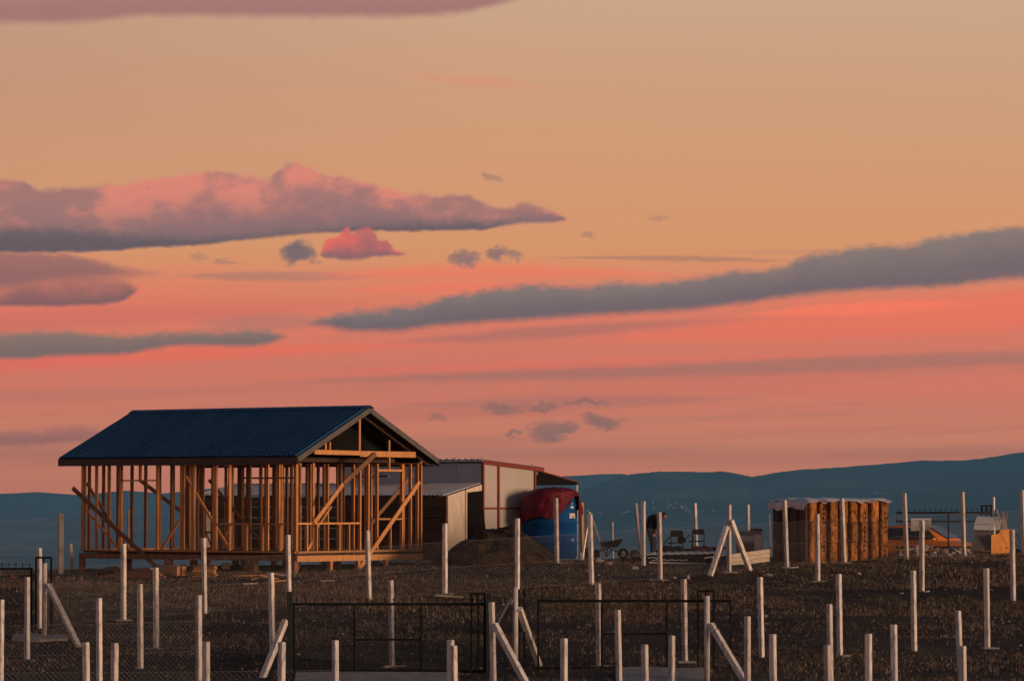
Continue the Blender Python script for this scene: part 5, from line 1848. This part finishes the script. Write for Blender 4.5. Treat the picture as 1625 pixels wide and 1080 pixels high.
for (xa, ya, xb, yb, mt, lb) in ((1030, 892, 1122, 894, 'white', 'long thin white pipe lying in front of the sheet pile'), (1118, 885, 1150, 880, 'white', 'short white pipe leaning over the end of the sheet pile'), (1136, 895, 1156, 898, 'greenpipe', 'pale green pipe end beside the corner post')):
    p, q = at(xa, ya, WY - 0.4), at(xb, yb, WY - 0.4)
    m = MB(); m.cyl(p, q, 0.022, 0.022, 8)
    solo('pipe', m, M[mt], lb, 'pipe')
m = MB()
for k in range(16):
    px = random.uniform(1100, 1160)
    p = at(px, random.uniform(866, 873), 107.0)
    m.box(p, (0.24, 0.12, 0.09), random.uniform(0, 3))
solo('brick_heap', m, M['brick'], 'scatter of red-brown bricks behind the roofing sheets', 'bricks')

BY = 102.9
bundle = thing('panel_bundle', 'bundle of cream cladding boards propped up behind the corner post', 'panel bundle', at(1190, 897, BY))
for i in range(3):
    y0a, y1a = (898, 890), None
    t0, t1 = i / 3, (i + 1) / 3
    lo_l, hi_l = 899, 879
    lo_r, hi_r = 890, 870
    ya0, ya1 = lo_l + (hi_l - lo_l) * t0, lo_l + (hi_l - lo_l) * (t1 - 0.03)
    yb0, yb1 = lo_r + (hi_r - lo_r) * t0, lo_r + (hi_r - lo_r) * (t1 - 0.03)
    m = MB()
    off = -0.03 * (i % 2)
    m.prism([at(1155, ya0, BY + off), at(1222, yb0, BY + 0.5 + off), at(1221, yb1, BY + 0.5 + off), at(1155, ya1, BY + off)], (0.02, 0.55, 0.0))
    part('cladding_board', m, M['cream'], bundle)
m = MB(); m.rock(at(1212, 898, BY - 0.2), (0.22, 0.1, 0.05), 4.4, 2); solo('timber_scrap', m, M['wood'], 'split piece of pale timber under the panel bundle', 'timber', smooth=True)
m = MB(); m.rock(at(1222, 868, 107.9), (0.09, 0.06, 0.05), 5.4, 2); solo('stone', m, M['white'], 'white lump at the foot of the thin white rod', 'stone', smooth=True)

# grey appliance
AY = 106.2
app = thing('grey_appliance', 'grey boxy appliance with a pale side panel behind the panel bundle', 'appliance', at(1188, 884, AY))
g0 = at(1166, 884, AY)


def abox(xa, ya, xb, yb, dep, mat, name, dy=0.0):
    m = MB(); m.prism([at(xa, yb, AY + dy), at(xb, yb, AY + dy), at(xb, ya, AY + dy), at(xa, ya, AY + dy)], (0.1, dep, 0)); part(name, m, M[mat], app)


abox(1164, 842, 1206, 850, 0.5, 'greybox', 'lid')
abox(1170, 849.6, 1197, 858, 0.5, 'panel_grey_and_shade', 'front_panel', -0.03)
abox(1168, 857.5, 1197, 886, 0.5, 'greybox', 'body')
abox(1197.5, 848, 1208, 880, 0.5, 'white', 'side_panel', -0.06)
abox(1178, 862, 1196, 873, 0.02, 'greysheet', 'front_panel', -0.035)
m = MB()
ctr = at(1200, 840.5, AY + 0.25)
n = 18
P, fs = [], []
for i in range(n):
    a = 2 * math.pi * i / n
    for j in range(8):
        b = 2 * math.pi * j / 8
        r = 0.14 + 0.05 * math.cos(b)
        P.append(ctr + Vector((r * math.cos(a), r * math.sin(a) * 0.8, 0.045 * math.sin(b))))
for i in range(n):
    for j in range(8):
        fs.append((i * 8 + j, ((i + 1) % n) * 8 + j, ((i + 1) % n) * 8 + (j + 1) % 8, i * 8 + (j + 1) % 8))
m.add(P, fs)
solo('rubber_ring', m, M['tyre'], 'black rubber ring lying on top of the grey appliance', 'ring', smooth=True)

# ------------------------------------------------------------------ things at the far right
LYp = 107.2
lean_p = thing('leaning_panels', 'grey roof panels leaning together left of the orange board', 'panels', at(1562, 874, LYp))


def slab(pts, th, mat, name, par):
    m = MB(); m.prism(pts, th); part(name, m, M[mat], par)


A = lambda x, y, dy=0.0: at(x, y, LYp + dy)
slab([A(1545, 840, -0.1), A(1576, 841, -0.1), A(1578, 832, 0.05), A(1547, 831, 0.05)], (0.05, 0.1, 0.05), 'panel_grey_and_shade', 'panel', lean_p)
slab([A(1546, 830.5, 0.0), A(1579, 832, 0.0), A(1583, 822, 0.3), A(1550, 820, 0.3)], (0.05, 0.12, 0.04), 'panel_grey_and_shade', 'panel', lean_p)
slab([A(1579, 848, -0.05), A(1583, 846, 0.05), A(1588, 824, 0.3), A(1582, 823, 0.2)], (0.06, 0.1, 0.0), 'greybox', 'panel', lean_p)
for k in range(7):
    xa = 1540.5 + k * 4.6
    slab([A(xa, 873, -0.3), A(xa + 4.2, 873.5, -0.3), A(xa + 4.2 + 6, 840.5, 0.0), A(xa + 6, 840, 0.0)], (0, 0.04, 0.0), 'greysheet', 'ribbed_strip', lean_p)
slab([A(1590, 838, 0.3), A(1596, 840, 0.3), A(1598, 812, 0.5), A(1591, 810, 0.5)], (0.04, 0.1, 0), 'greybox', 'panel', lean_p)
slab([A(1576, 822, 0.4), A(1582, 822, 0.4), A(1583, 808, 0.5), A(1578, 808, 0.5)], (0.04, 0.1, 0), 'greysheet', 'panel', lean_p)
m = MB(); m.tube([A(x, y, 0.2) for x, y in ((1582, 808), (1584, 816), (1588, 824), (1594, 826), (1598, 838))], 0.012, 5)
solo('rope', m, M['rope'], 'pale rope hanging down the leaning grey panels', 'rope')
m = MB(); m.prism([A(1573, 880, -0.4), A(1606, 881, 0.2), A(1606, 839, 0.25), A(1588, 840, -0.1), A(1585, 846, -0.1), A(1573, 848.5, -0.35)], (0.1, 0.35, 0))
orange = thing('orange_board_box', 'open orange board box standing right of the leaning grey panels', 'box', A(1590, 880, 0))
part('front_board', m, M['orange'], orange)
m = MB(); m.rock(A(1597, 869, -0.2), (0.03, 0.03, 0.05), 2.2, 1); part('knot_hole', m, M['black'], orange)
m = MB(); m.tube([at(x, y, 107.6) for x, y in ((1610, 845), (1616, 850), (1618, 860), (1617, 872))], 0.012, 5); m.tube([at(x, y, 107.6) for x, y in ((1608, 856), (1613, 864), (1617, 868))], 0.014, 5)
solo('wire_loop', m, M['darkwire'], 'thin bent wire standing up at the right edge beside the orange box', 'wire')
lump('sack', 1617, 872, 107.4, (0.14, 0.14, 0.09), 8.3, 'black', 'small dark bag at the right edge beside the orange box', 'bag')

# white ribbed plate hung on the far gate
sg = thing('ribbed_plate', 'white plate with rows of short ribs hung on the far gate', 'plate', at(1461, 842, 108.2))
m = MB(); m.prism([at(x, y, 108.25) for x, y in ((1445, 842), (1478, 841), (1477.5, 822), (1445.5, 822))], (0, 0.03, 0)); part('plate', m, M['panel_grey_and_shade'], sg)
for r in range(3):
    for k in range(12):
        x = 1447 + k * 2.65
        y = 824 + r * 6.1
        m = MB(); m.beam(at(x, y, 108.24), at(x, y + 4.6, 108.24), 0.022, 0.02, (1, 0, 0)); part('rib', m, M['white'], sg)

# ------------------------------------------------------------------ timber lying at the house
def board(xa, ya, xb, yb, Y, w, h, mat, label, dy=0.0, cat='board'):
    p, q = at(xa, ya, Y), at(xb, yb, Y + dy)
    p.z = max(p.z, gz(p.x, p.y) + h / 2); q.z = max(q.z, gz(q.x, q.y) + h / 2)
    m = MB(); m.beam(p, q, w, h)
    solo('timber_board', m, M[mat], label, cat, group='loose boards lying at the house')


lum = thing('lumber_stack', 'short stack of fresh square timber ends below the house frame', 'lumber', at(288, 913, 101.6))
for r in range(4):
    for c_ in range(2):
        p = at(284.5 + c_ * 8, 911 - r * 3.7, 101.6)
        m = MB(); m.beam(p, p + Vector((-0.5, 0.9, 0.02)), 0.135, 0.062); part('plank', m, M['wood'], lum)
lum = thing('lumber_stack', 'untidy stack of pale planks right of the square timber ends', 'lumber', at(330, 916, 101.4))
for r in range(6):
    p = at(344 - random.uniform(0, 4), 915 - r * 3.2, 101.2 + random.uniform(-0.05, 0.05))
    m = MB(); m.beam(p, p + Vector((-0.62, 0.25 + random.uniform(-0.1, 0.1), 0.0)), 0.16, 0.045); part('plank', m, M['wood'], lum)
lum = thing('lumber_stack', 'low pile of weathered planks under the outer brace of the house', 'lumber', at(215, 912, 102.4))
for r in range(5):
    p, q = at(158 + r * 14, 914 - r * 2.6, 102.6), at(262 - r * 5, 915 - r * 3.3, 101.6)
    m = MB(); m.beam(p, q, 0.15, 0.05); part('plank', m, M['wood_shaded_old'], lum)
for i, (xa, ya, xb, yb, mt, lb) in enumerate(((370, 914, 428, 912, 'wood', 'long board lying flat below the middle of the house frame'), (398, 921, 415, 913, 'wood_shaded_old', 'short board leaning on the long board'),
                                             (412, 912, 442, 921, 'wood', 'orange board pointing at the foot of a fence post'), (430, 909, 462, 916, 'pad', 'grey board end lying behind a fence post'),
                                             (386, 926, 408, 927, 'white', 'thin white strip of board on the grass'), (432, 923, 456, 920, 'wood', 'board lying just behind the green gate post'), (508, 921, 530, 923, 'pad', 'flat pale board on the grass before the gable'),
                                             (690, 944, 735, 949, 'pad', 'thin pale strip lying beside a fence post pad'))):
    p = on_ground((xa + xb) / 2, max(ya, yb))
    board(xa, ya, xb, yb, p.y, 0.12, 0.04, mt, lb, 0.15)
for i, (px, py, s) in enumerate(((250, 893, 0.09), (290, 893, 0.08), (312, 893, 0.08), (358, 893, 0.09))):
    p = at(px, py, 105.6)
    m = MB(); m.box(Vector((p.x, p.y, gz(p.x, p.y) + s)), (s * 2.6, s * 1.6, s * 2), 0.4 + i)
    solo('concrete_block', m, M['pad'], 'pale concrete block on the ground under the house floor', 'block', group='blocks under the house floor')
m = MB(); m.box(at(333, 873, 104.2), (0.14, 0.12, 0.07), 0.5); solo('tool_box', m, M['tarp'], 'tiny red box on the floor edge of the house frame', 'box')
# saw horse / cross braces inside hints: a low trestle
tr = thing('trestle', 'low wooden trestle standing inside the left part of the frame', 'trestle', HW(4.6, 7.0, -1.47), HRZ)
m = MB(); m.beam(HW(4.2, 6.3, -0.95), HW(4.9, 7.8, -0.95), 0.08, 0.06); part('top_bar', m, M['wood_shaded_old'], tr)
for (b, a) in ((4.1, 6.4), (4.5, 6.3), (4.7, 7.8), (5.1, 7.7)):
    m = MB(); m.beam(HW((b + 4.5) / 2, a, -0.96), HW(b, a, -1.47), 0.05, 0.04, (1, 0, 0)); part('leg', m, M['wood_shaded_old'], tr)

# ------------------------------------------------------------------ far village
vm = material('far_white_wall', (0.45, 0.43, 0.40), (0.55, 0.53, 0.5), 0.8, vary=0.25)
vr = material('far_tile_roof', (0.20, 0.09, 0.06), (0.26, 0.12, 0.08), 0.8, vary=0.1)
spots = [(1037, 807), (954, 816), (987, 814), (992, 815), (988, 817), (996, 813), (982, 816)]
for k in range(19):
    spots.append((random.gauss(1066, 15), random.gauss(806, 5)))
for k in range(7):
    spots.append((random.gauss(1115, 12), random.gauss(811, 3)))
for k in range(6):
    spots.append((random.uniform(1010, 1040), random.uniform(806, 822)))
spots += [(1388, 783), (1393, 783), (1398, 784), (1403, 784), (1020, 820)]


def far_ground(px, py):
    d = ray(px, py)
    Y = 4600.0 * KM
    while Y < 11300 * KM:
        p = d * (Y / d.y)
        z = float(hill_z(np.array([p.x]), np.array([p.y]))[0])
        if p.z <= z:
            return Vector((p.x, p.y, z))
        Y += 60
    return None


for i, (px, py) in enumerate(spots):
    p = far_ground(px, py)
    if p is None:
        continue
    big = 1.4 if i in (0, 1, 5) else 1.0
    w_, h_ = random.uniform(2.8, 4.4) * big, random.uniform(2.6, 3.6) * big
    h = thing('village_house', 'tiny white house in the far valley village', 'house', p - Vector((0, 0, 1.0)), random.uniform(-0.4, 0.4), 'white houses of the far village')
    m = MB(); m.box(p + Vector((0, 0, h_ / 2 - 0.5)), (w_, w_, h_ + 1), h['_r']); part('wall', m, vm, h)
    m = MB()
    R = Matrix.Rotation(h['_r'], 3, 'Z')
    q = [p + R @ Vector((x * w_ * 0.55, y * w_ * 0.55, h_)) for x, y in ((-1, -1), (1, -1), (1, 1), (-1, 1))]
    r0, r1 = p + R @ Vector((0, -w_ * 0.55, h_ + w_ * 0.22)), p + R @ Vector((0, w_ * 0.55, h_ + w_ * 0.22))
    m.add(q + [r0, r1], [(0, 1, 4), (2, 3, 5), (1, 2, 5, 4), (3, 0, 4, 5), (3, 2, 1, 0)])
    part('roof', m, vr, h)

# ------------------------------------------------------------------ dry grass
gm = bpy.data.materials.new('dry_grass')
gm.use_nodes = True
nt = gm.node_tree
E.nt = nt
b = nt.nodes['Principled BSDF']
b.inputs['Roughness'].default_value = 0.9
b.inputs['Specular IOR Level'].default_value = 0.1
g = nt.nodes.new('ShaderNodeNewGeometry')
ps = E(g.outputs['Position'])
isl = E(g.outputs['Random Per Island'])
big = enoise(ps, 0.22, 4, 0.6)
sp_ = nt.nodes.new('ShaderNodeSeparateXYZ')
nt.links.new(g.outputs['Position'], sp_.inputs[0])
bandn = enoise(ecomb(E(sp_.outputs[0]) * 0.10, E(sp_.outputs[1]) * 0.75, 0.0), 1.0, 3, 0.5)
col = eramp(isl, [(0.0, (0.045, 0.034, 0.026)), (0.5, (0.11, 0.084, 0.062)), (0.8, (0.22, 0.175, 0.135)), (1.0, (0.52, 0.44, 0.37))])
col = emix(big.sstep(0.45, 0.65) * 0.6, col, (0.095, 0.085, 0.050))
col = emix(bandn.sstep(0.5, 0.68) * 0.55, col, (0.17, 0.105, 0.080))
nt.links.new(col.s, b.inputs['Base Color'])

NT = 360000
gx = rng.uniform(-19, 19, NT)
gy = 72 + (110 - 72) * rng.uniform(0, 1, NT) ** 0.9
band_ = fbm(gx * 0.11, gy * 0.75, 3, 55)
dens = 0.55 + 1.1 * band_ + 0.9 * fbm(gx * 0.3, gy * 0.5, 3, 77) + 0.5 * fbm(gx * 1.7, gy * 1.7, 2, 88)
# bare strips: in front of the nearest gates, under the house, where people walk
hb_ = (gx - HO.x) * 0.6 + (gy - HO.y) * 0.8
ha_ = (gx - HO.x) * -0.8 + (gy - HO.y) * 0.6
under = (hb_ > -0.3) & (hb_ < 6) & (ha_ > -0.3) & (ha_ < 8.6)
dens = np.where(under, 0.03, dens)
dens = np.where(fbm(gx * 0.16, gy * 0.42, 3, 303) > 0.16, dens * 0.18, dens)
dens = np.where((gy < 82.5) & (gx < 6), dens * 0.35, dens)
dens = np.where((gy > 99.5) & (gx > -3) & (gx < 8), dens * 0.35, dens)
keep = rng.uniform(0, 1, NT) < dens
gx, gy = gx[keep], gy[keep]
n = len(gx)
gzv = gz_np(gx, gy)
hgt = (0.03 + 0.085 * rng.uniform(0, 1, n) ** 2.4) * (0.8 + 0.9 * np.clip(fbm(gx * 0.4, gy * 0.4, 2, 5) + 0.3, 0, 1))
NBL = 3
V_ = np.zeros((n, NBL, 3, 3), np.float32)
for k in range(NBL):
    ang = rng.uniform(0, 2 * np.pi, n)
    lean = rng.uniform(0.05, 0.7, n) * hgt
    ox, oy = rng.normal(0, 0.03, n), rng.normal(0, 0.03, n)
    wd = 0.004 + 0.005 * rng.uniform(0, 1, n)
    hk = hgt * rng.uniform(0.6, 1.15, n)
    pa = rng.uniform(0, 2 * np.pi, n)
    V_[:, k, 0] = np.stack([gx + ox - np.cos(pa) * wd, gy + oy - np.sin(pa) * wd, gzv - 0.01], -1)
    V_[:, k, 1] = np.stack([gx + ox + np.cos(pa) * wd, gy + oy + np.sin(pa) * wd, gzv - 0.01], -1)
    V_[:, k, 2] = np.stack([gx + ox + np.cos(ang) * lean, gy + oy + np.sin(ang) * lean, gzv + hk], -1)
vv = V_.reshape(-1, 3)
nt_ = n * NBL
me = bpy.data.meshes.new('grass')
me.vertices.add(len(vv)); me.vertices.foreach_set('co', vv.ravel())
me.loops.add(nt_ * 3); me.loops.foreach_set('vertex_index', np.arange(nt_ * 3, dtype=np.int32))
me.polygons.add(nt_); me.polygons.foreach_set('loop_start', np.arange(0, nt_ * 3, 3, dtype=np.int32))
me.update()
me.materials.append(gm)
go = bpy.data.objects.new('grass', me)
go['kind'] = 'stuff'
go['label'] = 'short dry reddish-brown grass covering the slope'
C.objects.link(go)

# pebbles and clods on the slope
m = MB()
bmp = bmesh.new(); bmesh.ops.create_icosphere(bmp, subdivisions=1, radius=1)
bv = [v.co.copy() for v in bmp.verts]; bmp.verts.index_update(); bf = [tuple(v.index for v in f.verts) for f in bmp.faces]
bmp.free()
for k in range(900):
    x, y = random.uniform(-16, 17), random.uniform(74, 109)
    s = random.choice((0.012, 0.015, 0.02, 0.025, 0.035)) * random.uniform(0.8, 1.3)
    c = Vector((x, y, gz(x, y) + s * 0.3))
    m.add([c + Vector((v.x * s * random.uniform(0.8, 1.5), v.y * s, v.z * s * 0.7)) for v in bv], bf)
po = solo('pebbles', m, material('pebble', (0.10, 0.075, 0.06), (0.30, 0.25, 0.21), 0.9, scale=0.8, obj_coords=False, vary=0.4, island=True), 'small pebbles and clods scattered in the grass', None, loc=Vector((0, 0, 0)), kind='stuff')

# clean up helper properties
for o in bpy.data.objects:
    for k in ('_l', '_r'):
        if k in o:
            del o[k]
